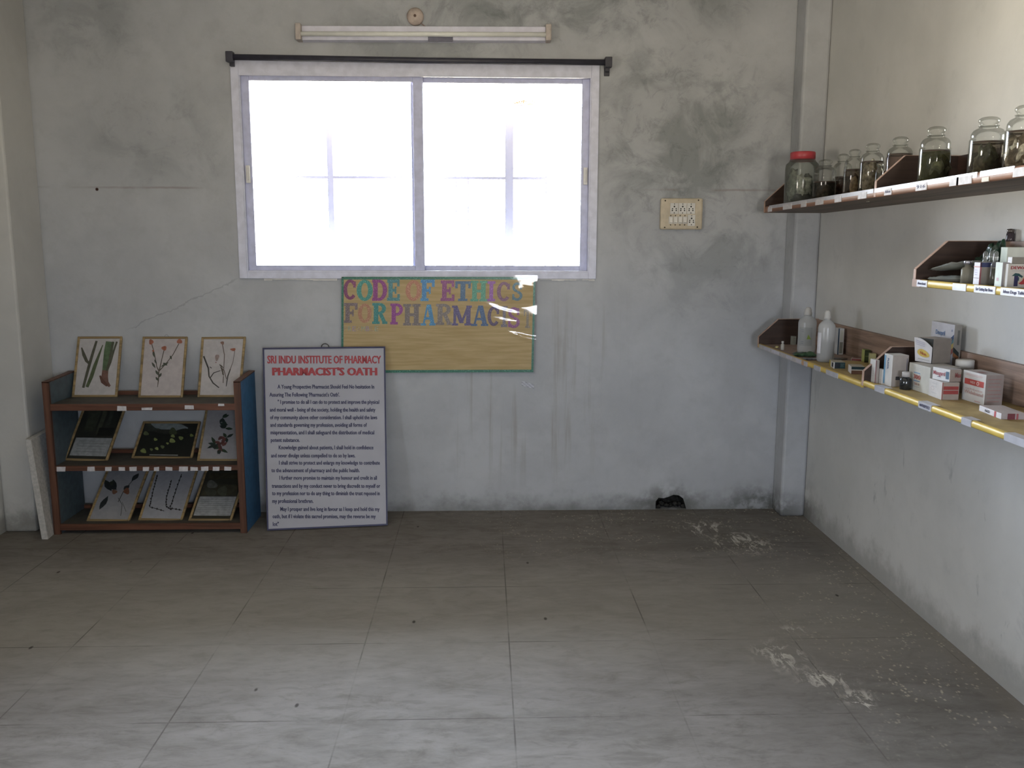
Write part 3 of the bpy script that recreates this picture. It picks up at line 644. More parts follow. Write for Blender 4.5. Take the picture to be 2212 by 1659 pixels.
def picture_frame(px, base, YT, label, bg, marks, ring=False, yb=None):
    """px: corner points TL TR BR BL in the photo; foot on the shelf at height base, top leaning back to y = YT"""
    TL, TR, BR, BL = px
    if yb is None:
        fl, fr = atz(*BL, base+.001), atz(*BR, base+.001); ym = (fl.y+fr.y)/2
    else: ym = yb
    fl, fr = aty(*BL, ym), aty(*BR, ym); dz = base+.001-(fl.z+fr.z)/2; fl.z += dz; fr.z += dz
    tl = aty(*TL, YT); nn = (fr-fl).cross(tl-fl); e = Vector((0, 0, EYE)); d = aty(*TR, 5)-e
    q = Quad(tl, e+d*((fl-e).dot(nn)/d.dot(nn)), fr, fl, px=px)
    # keep the sides parallel: same width at head and foot
    t0 = thing('picture_frame', label, 'framed picture', q.pt(.5, 0), 'framed herbarium pictures on the rack')
    bu = .014/q.w; bv = .014/q.h; mb = MB()
    for u0, v0, u1, v1 in ((0, 0, bu, 1), (1-bu, 0, 1, 1), (bu, 0, 1-bu, bv), (bu, 1-bv, 1-bu, 1)):
        q.slab(mb, u0, v0, u1, v1, -.014, 0)
    mb.build('moulding', M_GOLD, t0, bevel=.003)
    mats = [paint(bg, .35, .4, .05, 30)]; idx = {}
    mb = MB(); q.slab(mb, bu*.9, bv*.9, 1-bu*.9, 1-bv*.9, -.010, -.005, 0)
    lay = [0]
    def mat(h):
        if h not in idx: mats.append(paint(h, .5, .25, .12, 40)); idx[h] = len(mats)-1
        return idx[h]
    def W(x, y): return q.uv(40+x/3.4556, 700+y/3.4556)
    lo_u, hi_u, lo_v, hi_v = bu, 1-bu, bv, 1-bv
    def P(u, v): return q.pt(min(hi_u, max(lo_u, u)), min(hi_v, max(lo_v, v)), -.0048+.00004*lay[0])
    for mk in marks:
        lay[0] += 1; kind = mk[0]
        if kind == 's':      # stroke: colour, widths, points
            _, hc, ws, pts = mk; pts = [W(*p) for p in pts]; n = len(pts)
            if not isinstance(ws, (list, tuple)): ws = [ws]*n
            L_, R__ = [], []
            for i in range(n):
                a_, b_ = pts[max(0, i-1)], pts[min(n-1, i+1)]; dx, dy = (b_[0]-a_[0])*q.w, (b_[1]-a_[1])*q.h; l = math.hypot(dx, dy) or 1
                w = ws[i]/3.4556/390*1.0; L_.append((pts[i][0]-dy/l*w/q.w, pts[i][1]+dx/l*w/q.h)); R__.append((pts[i][0]+dy/l*w/q.w, pts[i][1]-dx/l*w/q.h))
            for i in range(n-1): mb.face([P(*L_[i]), P(*L_[i+1]), P(*R__[i+1]), P(*R__[i])], mat(hc))
        elif kind == 'o':    # blob: colour, centre, radii, angle
            _, hc, c_, r_, ang = mk; ca, sa = math.cos(ang), math.sin(ang); pts = []
            for k_ in range(14):
                th = 2*PI*k_/14; rr_ = 1+.14*math.sin(3*th+c_[0]); x = r_[0]*math.cos(th)*rr_; y = r_[1]*math.sin(th)*rr_
                pts.append(P(*W(c_[0]+x*ca-y*sa, c_[1]+x*sa+y*ca)))
            mb.face(pts, mat(hc))
        elif kind == 'r':    # rectangle in sheet coordinates
            _, hc, u0, v0, u1, v1 = mk; mb.face([P(u0, v0), P(u1, v0), P(u1, v1), P(u0, v1)], mat(hc))
        elif kind == 'l':    # leaf: colour, tip, base, width
            _, hc, a_, b_, w = mk; a2, b2 = W(*a_), W(*b_); dx, dy = (b2[0]-a2[0])*q.w, (b2[1]-a2[1])*q.h; l = math.hypot(dx, dy) or 1; w = w/3.4556/390
            prof = [(0, 0), (.2, .6), (.45, 1), (.7, .75), (1, 0)]; pts = []
            for f_, k_ in prof: pts.append((a2[0]+(b2[0]-a2[0])*f_-dy/l*w*k_/q.w, a2[1]+(b2[1]-a2[1])*f_+dx/l*w*k_/q.h))
            for f_, k_ in prof[-2:0:-1]: pts.append((a2[0]+(b2[0]-a2[0])*f_+dy/l*w*k_/q.w, a2[1]+(b2[1]-a2[1])*f_-dx/l*w*k_/q.h))
            mb.face([P(*p) for p in pts], mat(hc))
    mb.build('picture', mats, t0, solid=True)
    if ring:
        p = q.pt(.53, 1, -.006); mb = MB(); mb.tube([p+Vector((.011*math.cos(a_), 0, .011*math.sin(a_)+.001)) for a_ in [i*PI/8 for i in range(9)]], .0018, 6); mb.build('hanging_ring', paint('4a4038', .4, .4, .1, metal=.6), t0)
    return t0
BK = D-.004
def pcs(*p): return [p[0], p[1], p[2], p[3]]
OL, GR, DG, BR_, OR, RD, DK = '4a4a3c', '4d6344', '454b40', '5c4a40', '96573f', '7a4038', '3c3a38'
picture_frame([(167.3, 726.6), (264, 726), (252.7, 857.7), (154.3, 857.7)], .752, BK, 'gold framed picture of long green grass blades, first on the rack top', 'a9a5a6',
 [('s', OL, [9, 11, 12, 11, 10], [(580, 125), (555, 205), (530, 290), (505, 380), (480, 475)]), ('s', OL, [5, 13, 12, 7], [(468, 175), (485, 230), (505, 275), (526, 298)]),
  ('s', '4a5538', [3, 9, 14, 15, 12], [(626, 155), (600, 225), (570, 305), (540, 395), (508, 470)]), ('s', GR, [34, 34, 28, 24], [(682, 130), (668, 200), (655, 280), (645, 350)]), ('s', '6a4a40', [24, 26, 22, 8], [(645, 345), (640, 395), (650, 440), (680, 465)]),
  ('s', '5a3a30', [6, 14, 10], [(605, 385), (625, 430), (660, 460)]), ('s', OL, [7, 8, 8, 6], [(703, 130), (690, 200), (672, 290), (655, 350)]), ('s', OL, [8, 8, 7, 5], [(732, 130), (708, 200), (685, 285), (665, 340)])])
lv = []
for a_, b_, w in (((1000, 200), (1012, 250), 8), ((992, 285), (1020, 330), 9), ((1130, 235), (1140, 265), 8), ((1075, 290), (1110, 310), 10), ((1060, 320), (1120, 285), 9), ((1020, 345), (1045, 385), 10), ((1065, 365), (1045, 400), 10), ((1022, 395), (1042, 425), 9), ((1012, 265), (1030, 300), 7)): lv.append(('l', DG, a_, b_, w))
picture_frame([(307.7, 726.6), (405, 726.6), (394.5, 858.6), (297.6, 858.6)], .752, BK, 'gold framed picture of three orange flowers, middle one on the rack top', 'aaa2a3',
 [('s', '4d4438', [3, 3, 3, 4], [(990, 140), (1012, 220), (1030, 320), (1045, 350)]), ('s', '4d4438', [3, 3, 4], [(1085, 190), (1068, 260), (1048, 350)]), ('s', '4d4438', [3, 3, 3, 4], [(1195, 145), (1150, 230), (1095, 300), (1048, 350)]), ('s', '4d4438', [4, 4, 2], [(1046, 345), (1042, 420), (1035, 470)])]+lv+
 [('o', OR, (988, 132), (17, 20), 0), ('o', OR, (1003, 200), (8, 8), 0), ('o', OR, (1085, 180), (19, 17), 0), ('o', OR, (1200, 128), (20, 18), 0)], True)
picture_frame([(435, 727.5), (531, 726.6), (519, 858), (426, 857.7)], .752, BK, 'gold framed picture of thin dark twigs and a bud, by the right rack panel', 'aaa5a6',
 [('s', DK, [6, 6, 5, 5, 4], [(1380, 240), (1415, 330), (1420, 390), (1450, 440), (1495, 475)]), ('s', DK, [4, 4, 3], [(1430, 400), (1455, 365), (1505, 348)]), ('s', '5a4d46', [3, 3, 3, 3], [(1520, 150), (1535, 230), (1530, 340), (1550, 410)]), ('s', DK, [4, 5, 3], [(1580, 335), (1560, 390), (1548, 465)]),
  ('s', '5a4d46', [2, 2, 3], [(1612, 200), (1600, 280), (1578, 340)]), ('s', '5a4d46', [3, 3], [(1528, 390), (1525, 440)]), ('s', DK, [3, 3], [(1440, 330), (1425, 320)]), ('o', '7a5a4c', (1520, 140), (14, 12), .5), ('o', OR, (1600, 190), (20, 11), 0), ('o', '8b7a74', (1480, 250), (15, 25), .2), ('o', RD, (1472, 287), (4, 4), 0)]+
 [('l', '4a443a', (1495+i*8, 300+i*18), (1530, 330+i*20), 6) for i in range(4)], True)
MID = [(183.6, 868), (276, 868), (231, 996.6), (135.5, 993.7)]
picture_frame(MID, .399, BK, 'dim framed photograph with white caption strip, left on the middle shelf', '23241f',
 [('r', '2f3327', .2, .5, .45, .95), ('r', '373a2c', .5, .45, .6, .97), ('r', '30342c', .68, .5, .76, .97), ('r', '1a1b18', .55, .42, .9, .56), ('r', '808488', .1, .085, .93, .385)]+[('r', '6b6f73', .2, .33-.045*i, .85, .338-.045*i) for i in range(5)])
blobs = [('o', '30352f', (1000, 770), (70, 30), 0), ('o', '6d777a', (1150, 765), (110, 32), .05), ('o', '6d777a', (1040, 750), (50, 25), .05), ('o', '2a2c26', (1090, 800), (60, 18), 0), ('o', '20231d', (1230, 800), (50, 22), 0), ('o', '39402a', (1150, 800), (28, 28), 0)]
for x, y, r_ in ((930, 945, 22), (990, 935, 12), (1030, 928, 14), (1072, 915, 15), (1145, 870, 22), (1150, 835, 15), (950, 815, 20), (1020, 860, 14), (1210, 850, 18), (1290, 830, 14), (1110, 890, 10)): blobs.append(('o', random.choice(['6f7a3f', '7f8a4a', '5a6440']), (x, y), (r_, r_*.75), .3))
picture_frame([(309, 909.8), (433.6, 909.8), (414.8, 990.8), (283, 988.8)], .399, BK-.03, 'wide framed garden photograph in the middle of the middle shelf', '1d1f1b', blobs+[('r', '8f9290', .28, .085, .75, .105)])
lv = []
random.seed(3)
for i in range(26):
    x, y = random.choice([(1500, 740), (1540, 780), (1470, 900), (1500, 930), (1550, 850), (1520, 700)]); an = random.uniform(0, 2*PI); l = random.uniform(45, 80)
    lv.append(('l', random.choice(['22302a', '283828', '1f2a26']), (x, y), (x+l*math.cos(an), y+l*.8*math.sin(an)), 13))
for i in range(9): lv.append(('l', random.choice(['5c3532', '643936', '4f302e']), (random.uniform(1460, 1550), random.uniform(820, 950)), (random.uniform(1460, 1560), random.uniform(820, 960)), 14))
picture_frame([(446, 870), (537, 870), (520, 995.5), (425, 995)], .399, BK, 'framed picture of dark leaves with red berries, right on the middle shelf', '8b898e', lv)
picture_frame([(237, 997), (328, 997), (278.7, 1126), (186, 1124.8)], .058, BK, 'framed picture of dark leaves and round fruits, left on the bottom shelf', '85858b',
 [('s', DK, [3, 3, 3], [(880, 1130), (780, 1250), (740, 1330)]), ('s', DK, [2, 2, 2], [(740, 1300), (770, 1350), (760, 1430)]), ('s', '5a5a5c', [2, 2], [(770, 1330), (800, 1400)])]+
 [('l', '23282a', a_, b_, w) for a_, b_, w in (((640, 1165), (690, 1250), 26), ((700, 1160), (725, 1240), 16), ((895, 1115), (840, 1175), 22), ((600, 1385), (665, 1285), 24), ((780, 1240), (825, 1205), 22), ((650, 1200), (730, 1240), 18))]+[('o', '6b4a38', (712, 1255), (20, 17), 0), ('o', '70452f', (803, 1250), (22, 24), 0), ('o', '2a3028', (690, 1190), (14, 18), .4)])
dots = []
for pts in ([(1035, 1125), (1020, 1180), (1000, 1250), (985, 1320), (975, 1365), (1085, 1395)], [(1140, 1165), (1120, 1230), (1100, 1300), (1098, 1360), (1140, 1388)], [(1215, 1120), (1180, 1220), (1150, 1310), (1128, 1375), (1215, 1390)]):
    dots.append(('s', '2a2a2c', [3]*len(pts), pts))
    for (xa, ya), (xb, yb) in zip(pts, pts[1:]):
        for f_ in (.2, .5, .8): dots.append(('o', '262325', (xa+(xb-xa)*f_+random.uniform(-3, 3), ya+(yb-ya)*f_), (6, 7), 0))
picture_frame([(339, 997), (433, 997), (393, 1124.8), (297.6, 1123)], .058, BK, 'framed picture of knotted bending stems, middle of the bottom shelf', '8c8d95', dots)
picture_frame([(449, 997), (541, 997), (500, 1124.5), (406, 1124)], .058, BK, 'framed dark nature photograph with white caption, right on the bottom shelf', '2c2b22',
 [('r', '3a3728', .1, .42, .9, .6), ('r', '34301f', .15, .7, .9, .8), ('o', '55564f', (1440, 1200), (40, 30), .2), ('o', '3f4034', (1430, 1260), (45, 30), .4), ('o', '454638', (1520, 1250), (35, 40), .4), ('r', '8b8d90', .08, .085, .93, .40)]+[('r', '6f7276', .13, .35-.035*i, .88, .357-.035*i) for i in range(8)])
random.seed(11)
# white foam slab in the gap
A = Vector((-2.478, 4.842, 0)); mb = MB()
th = .036; dx = -.055; H_ = .568; D2 = .33
mb.hexa([(A.x, A.y, 0), (A.x+th, A.y, 0), (A.x+th-.03, A.y+D2, 0), (A.x-.03, A.y+D2, 0), (A.x+dx, A.y+.02, H_), (A.x+dx+th*.9, A.y+.02, H_), (A.x+dx+th-.03, A.y+D2, H_), (A.x+dx-.03, A.y+D2, H_)])
tag(mb.build('foam_slab', paint('b3b0ac', .9, .1, .1, 60), origin=A, bevel=.003), 'white foam slab leaning in the gap left of the rack', 'foam slab')

# ------------------------------------------------------------------ wall shelves on the right
XL = 1.60                     # front edge of every shelf
def zt(y): return 1.818+(5.12-y)*.0122          # underside of the top row, which sags a little
def shelf_unit(label, ya, yb, zf, lip_h, mats, lip_paint, bottom_mat, end_mat, back_mat):
    """ya far end (with end panel), yb near end; zf(y) gives the underside height"""
    t0 = thing('wall_shelf', label, 'shelf', ((XL+WX)/2, (ya+yb)/2, zf((ya+yb)/2)), 'wall shelves on the right wall')
    th = .018
    mb = MB(); mb.hexa([(XL+.012, ya, zf(ya)), (WX, ya, zf(ya)), (WX, yb, zf(yb)), (XL+.012, yb, zf(yb)), (XL+.012, ya, zf(ya)+th), (WX, ya, zf(ya)+th), (WX, yb, zf(yb)+th), (XL+.012, yb, zf(yb)+th)])
    mb.build('board', bottom_mat, t0)
    z = zf(ya); ring = [(XL, ya, z+.002), (XL, ya, z+.064), (XL+.112, ya, z+.166), (WX-.001, ya, z+.166), (WX-.001, ya, z+.002)]
    mb = MB(); mb.prism(ring, (0, -.016, 0)); e = mb.build('end_panel', end_mat, t0)
    mb = MB(); o_ = Vector((-.0016, .0004, .0016)); r2 = [Vector(p) for p in ring[:4]]
    for p, q in zip(r2, r2[1:]):
        dn = (q-p).normalized(); nn = Vector((-dn.z, 0, dn.x))*.002
        mb.hexa([p, p+nn, p+nn+Vector((0, -.017, 0)), p+Vector((0, -.017, 0)), q, q+nn, q+nn+Vector((0, -.017, 0)), q+Vector((0, -.017, 0))])
    mb.build('edge_strip', M_EDGE, e)
    mb = MB(); mb.hexa([(WX-.022, ya-.016, zf(ya)+th), (WX-.001, ya-.016, zf(ya)+th), (WX-.001, yb, zf(yb)+th), (WX-.022, yb, zf(yb)+th), (WX-.022, ya-.016, zf(ya)+.166), (WX-.001, ya-.016, zf(ya)+.166), (WX-.001, yb, zf(yb)+.166), (WX-.022, yb, zf(yb)+.166)])
    mb.build('back_panel', back_mat, t0, bevel=.0015)
    # front lip, slightly rounded
    mb = MB(); prof = [(XL+.013, 0), (XL+.004, 0), (XL-.001, .004), (XL-.002, lip_h*.5), (XL-.001, lip_h-.004), (XL+.004, lip_h), (XL+.013, lip_h)]
    a_ = [(x, ya, zf(ya)+z_) for x, z_ in prof]; b_ = [(x, yb, zf(yb)+z_) for x, z_ in prof]; n = len(prof); i0 = len(mb.v); mb.v += [Vector(p) for p in a_+b_]
    for i in range(n):
        j = (i+1) % n; mb.f.append([i0+i, i0+j, i0+n+j, i0+n+i]); mb.mi.append(0); mb.sm.append(i in (1, 2, 3, 4))
    mb.face(a_); mb.face(b_)
    lip = mb.build('front_lip', lip_paint, t0)
    return t0, lip
def lip_label(lip, zf, pa, pb, ypx, v0, v1, lip_h, mat=None, text=None, name='paper_label', out=.0032, wrap=False):
    """a slip on the lip between two photo columns pa..pb"""
    ya = atx(pa, ypx, XL).y; yb = atx(pb, ypx, XL).y; mb = MB(); X = XL-out
    c_ = [(X, ya, zf(ya)+v0*lip_h), (X, yb, zf(yb)+v0*lip_h), (X, yb, zf(yb)+v1*lip_h), (X, ya, zf(ya)+v1*lip_h)]
    mb.prism(c_, (.0028, 0, 0))
    if wrap: mb.hexa([(X, ya, zf(ya)+lip_h), (X, yb, zf(yb)+lip_h), (XL+.03, yb, zf(yb)+lip_h), (XL+.03, ya, zf(ya)+lip_h)]+[(X, ya, zf(ya)+lip_h+.0012), (X, yb, zf(yb)+lip_h+.0012), (XL+.03, yb, zf(yb)+lip_h+.0012), (XL+.03, ya, zf(ya)+lip_h+.0012)])
    o = mb.build(name, mat or M_PAPER, lip)
    if text:
        mb = MB()
        put_text(mb, text, lambda u, v: (X-.0004, ya+(yb-ya)*u, zf(ya+(yb-ya)*u)+lip_h*v), .1, .9, v0+(v1-v0)*.32, (v1-v0)*.42, 0, .015)
        mb.build('lettering', M_INK, o, solid=True)
def far(px, py): return atx(px, py, XL).y

UM = 3.668
M_BOT = wood('6a5a4e', 'y', .6)
tA, lipA = shelf_unit('far brown shelf of the top row holding the jar with the red lid', 5.12, UM, zt, .035, None, M_LIP, M_BOT, M_DKWOODX, M_DKWOOD)
tB, lipB = shelf_unit('near brown shelf of the top row, past the slanted divider', UM, 2.2, zt, .035, None, M_LIP, M_BOT, M_DKWOODX, M_DKWOOD)
def split(pa, pb, ypx): return lipA if (pa+pb)/2 < 1889 else lipB
for pa, pb in ((1662, 1885), (1889, 2052), (2054, 2110), (2117, 2190)):
    lip_label(split(pa, pb, 0), zt, pa, pb, 455-.13*(pa-1650), .52, 1.02, .035, M_TAPE, None, 'paper_strip', .0026, False)
for pa, pb, tx in ((1660, 1668, None), (1693, 1711, 'Neem'), (1731.6, 1742.5, 'Tulsi'), (1763, 1779.4, 'Senna'), (1804.6, 1818.5, 'Vinca'), (1855, 1873, 'Datura'), (1912, 1927, 'Aloe'), (1980, 2003, '916'), (2053, 2072, None), (2068, 2100, None), (2190, 2216, None)):
    lip_label(split(pa, pb, 0), zt, pa, pb, 455-.13*(pa-1650), .04, .80, .035, M_PAPER, tx if tx and pb-pa > 14 and pa > 1900 else None, out=.0044)
lip_label(lipB, zt, 2122, 2137, 395, .02, .42, .035, paint('b7ab90', .5, .3, .1))

ZM = lambda y: 1.493
tM, lipM = shelf_unit('short shelf of the middle row with yellow edge tape', 3.28, 2.2, ZM, .026, None, M_YELLOW, M_BOT, M_DKWOODX, M_MDFWOOD)
for pa, pb, tx in ((1982, 2004, 'Absorbent'), (2060, 2089, None), (2107, 2153, 'Ear Cutting Bar Shoes'), (2165, 2230, 'Ideas Dogs Tablets')):
    lip_label(lipM, ZM, pa, pb, 615, .06, .96, .026, M_TAPE, tx, out=.0036)
mb = MB(); y1_ = far(1974, 605); mb.box((XL-.003, 3.225, 1.492), (XL+.02, 3.283, 1.5195)); mb.build('bare_edge', M_EDGE, lipM)

ZLA = lambda y: 1.044; ZLB = lambda y: 1.054
tC, lipC = shelf_unit('far shelf of the lowest row, carrying two saline bottles', 5.12, 3.675, ZLA, .024, None, M_YELLOW, M_MDFWOOD, M_DKWOODX, M_MDFWOOD)
tD, lipD = shelf_unit('near shelf of the lowest row, crowded with white medicine boxes', 3.668, 2.2, ZLB, .024, None, M_YELLOW, M_KRAFT, M_DKWOODX, M_MDFWOOD)
lip_label(lipC, ZLA, 1640, 1733, 765, -.02, 1.0, .024, paint('aaa5a6', .4, .4, .08), None, 'paper_strip', .0026)
for pa, pb in ((1650, 1664), (1668, 1684), (1700, 1712), (1722, 1732)): lip_label(lipC, ZLA, pa, pb, 765, .2, .9, .024, paint('b9b7c4', .4, .3, .1), None, out=.0040)
lip_label(lipC, ZLA, 1733, 1746, 784, 0, 1, .024, paint('b98d62', .4, .4, .1), None, 'paper_strip', .0026)
for pa, pb, tx in ((1737, 1744.5, None), (1759, 1773, None), (1786, 1812, None)): lip_label(lipC, ZLA, pa, pb, 800, .04, .98, .024, M_TAPE, tx, out=.0040)
for pa, pb, tx in ((1888, 1909, None), (1985, 2013, 'ANTISEPTICS'), (2081, 2102, None), (2177, 2240, None)): lip_label(lipD, ZLB, pa, pb, 880, .04, 1.0, .024, M_TAPE, tx, out=.0036, wrap=True)
mb = MB(); mb.box((XL+.012, 4.39, ZLA(0)+.018), (WX-.03, 5.10, ZLA(0)+.0195)); mb.build('lining_paper', paint('8f7a70', .7, .2, .1), tC)
mb = MB(); mb.box((XL+.012, 3.70, ZLA(0)+.018), (WX-.03, 4.39, ZLA(0)+.0195)); mb.build('lining_paper', M_KRAFT, tC)

# ------------------------------------------------------------------ jars
PROF = [(.0, 0), (.92, .0), (1, .02), (1, .62), (.99, .64), (.93, .665), (.95, .69), (.93, .735), (.80, .79), (.55, .825), (.5, .84), (.52, .85)]
LIDP = [(.0, .845), (.56, .846), (.58, .858), (.44, .872), (.46, .885), (.60, .925), (.58, .96), (.42, .988), (.18, 1.0), (0, 1.0)]
def liquid_mat(hexc, dense):
    key = ('liq', hexc, dense)
    if key in MATS: return MATS[key]
    c = lin(hexc)[:3]; m = clear('liquid_'+hexc, tuple(1-(1-x)*.7 for x in c), .05, body=dense, body_col=c, edge=.3, edge_col=tuple(x*.8 for x in c), ior=1.12, fmax=.15); MATS[key] = m; return m
def jar(cx, cy_, R, H, fill, liq, dense, label, things, z0, ring='4a231c'):
    t0 = thing('specimen_jar', label, 'jar', (cx, cy_, z0), 'specimen jars on the top shelf')
    mb = MB(); mb.lathe([(r*R, z*H) for r, z in PROF], (cx, cy_, z0), 32); mb.build('body', M_JAR, t0)
    mb = MB(); mb.lathe([(r*R, z*H) for r, z in LIDP], (cx, cy_, z0), 28); mb.build('lid', M_JAR, t0)
    f = fill*H; r = R*.93
    mb = MB(); mb.lathe([(0, .008*1), (r*.9, .008), (r, .014), (r, f-.006), (r, f), (0, f+.0005)], (cx, cy_, z0), 28, [0, 0, 0, 1, 2]); mb.build('liquid', [liquid_mat(liq, dense), paint(ring, .4, .3, .05), liquid_mat(liq, dense)], t0)
    for i, (hc, c_, r_, amp) in enumerate(things):
        mb = MB(); mb.blob((cx+c_[0]*R, cy_+c_[1]*R, z0+max(c_[2]*H, r_[2]*H+.01)), (r_[0]*R, r_[1]*R, r_[2]*H), amp, 2.4, 3, i+cx*10); mb.build('specimen', paint(hc, .6, .2, .35, 60), t0)
    return t0
def jar_px(pl, pr, ptop, X=1.70):
    pc = (pl+pr)/2; a_ = atx(pc, 400, X); y = a_.y; R = (aty(pr, 400, y).x-aty(pl, 400, y).x)/2; z0 = zt(y)+.0185; H = aty(pc, ptop, y).z-z0
    return X, y, R, H, z0
# plastic jar with the red screw lid
x, y, R, H, z0 = jar_px(1695, 1767, 328)
t0 = thing('plastic_jar', 'clear plastic jar with red screw lid at the far shelf end', 'jar', (x, y, z0), 'specimen jars on the top shelf')
R *= .97
mb = MB(); mb.lathe([(0, 0), (R*.9, 0), (R, .02), (R*1.0, H*.70), (R*.97, H*.77), (R*.80, H*.82), (R*.74, H*.86)], (x, y, z0), 32); mb.build('body', M_PETJAR, t0)
mb = MB(); prof = [(R*.70, H*.835), (R*.70, H*.83), (R*.735, H*.83), (R*.745, H*.975), (R*.70, H*.995), (0, H*1.0)]; mb.lathe(prof, (x, y, z0), 40); mb.build('lid', paint('a82430', .4, .4, .08), t0)
for hc, c_, r_, s_ in (('a4a698', (0, 0, .32), (.62, .5, .27), 1), ('6c7064', (-.55, .1, .38), (.3, .4, .3), 2), ('2c2d28', (.1, -.1, .13), (.75, .7, .12), 3), ('33352c', (.45, .1, .35), (.35, .4, .2), 4), ('9a9a8c', (-.15, -.35, .34), (.22, .2, .2), 5)):
    mb = MB(); mb.blob((x+c_[0]*R, y+c_[1]*R, z0+c_[2]*H), (r_[0]*R, r_[1]*R, r_[2]*H), .4, 2.5, 3, s_); mb.build('specimen', paint(hc, .6, .2, .3, 60), t0)
J = [((1757, 1804, 344), .50, '6a5a48', .10, 'short glass specimen jar next to the red lidded jar', [('6a5e50', (0, 0, .22), (.7, .7, .2), .3), ('8c8a6a', (-.1, -.6, .14), (.25, .2, .12), .3)], 1.70),
     ((1798, 1838, 332), .55, '8a6a58', .10, 'glass specimen jar half hidden between two other jars, far shelf', [('6a4c40', (0, 0, .25), (.7, .7, .22), .3)], 1.82),
     ((1822, 1863, 322), .60, '9a8068', .08, 'glass specimen jar holding a pale tan seed pod', [('d6caa4', (.0, -.2, .26), (.42, .4, .2), .15), ('6a5a4c', (.3, .3, .3), (.4, .4, .2), .3)], 1.70),
     ((1856, 1905, 309), .66, 'a89a84', .06, 'glass specimen jar of feathery grey plant, just left of the divider', [('bcb8a6', (0, 0, .3), (.72, .6, .3), .6), ('7c7c66', (.2, -.2, .2), (.5, .5, .2), .5)], 1.70),
     ((1912, 1966, 295), .70, 'a88272', .08, 'glass specimen jar standing behind the slanted divider panel', [('8a6a56', (0, .1, .28), (.6, .6, .25), .3)], 1.74),
     ((1983, 2046, 273), .61, '7a7838', .16, 'glass jar of murky yellow green liquid right of the divider', [('484a30', (.05, -.05, .24), (.85, .85, .27), .3), ('62663a', (.1, -.3, .38), (.6, .5, .16), .3)], 1.70),
     ((2090, 2161, 252), .61, '9a8a70', .06, 'glass jar with a dark green leafy specimen, second from the right edge', [('5c664c', (-.05, -.1, .36), (.5, .5, .2), .5), ('7c7a66', (-.4, -.1, .18), (.4, .4, .17), .4), ('3a2a22', (.5, .1, .2), (.35, .5, .2), .3)], 1.70),
     ((2166, 2239, 226), .63, '9a8670', .06, 'glass jar of tangled brown roots at the right edge of the photo', [('a09a86', (0, 0, .27), (.85, .8, .27), .5), ('a69e8c', (-.3, -.4, .22), (.4, .35, .18), .5)], 1.70)]
for (pl, pr, ptp), fill, liq, dense, lab, th_, X in J:
    x, y, R, H, z0 = jar_px(pl, pr, ptp, X); jar(x, y, R, H, fill, liq, dense, lab, th_, z0, '3a2418')
x, y, R, H, z0 = jar_px(1890, 1906, 351, 1.645)
t0 = thing('small_bottle', 'tiny clear glass bottle in front of the divider among the jars', 'bottle', (x, y, z0))
mb = MB(); mb.lathe([(0, 0), (R, 0), (R, H*.72), (R*.55, H*.82), (R*.55, H*.9)], (x, y, z0), 20); mb.build('body', M_JAR, t0)
mb = MB(); mb.lathe([(0, H*.88), (R*.85, H*.88), (R*.9, H*.97), (0, H)], (x, y, z0), 20); mb.build('stopper', M_JAR, t0)

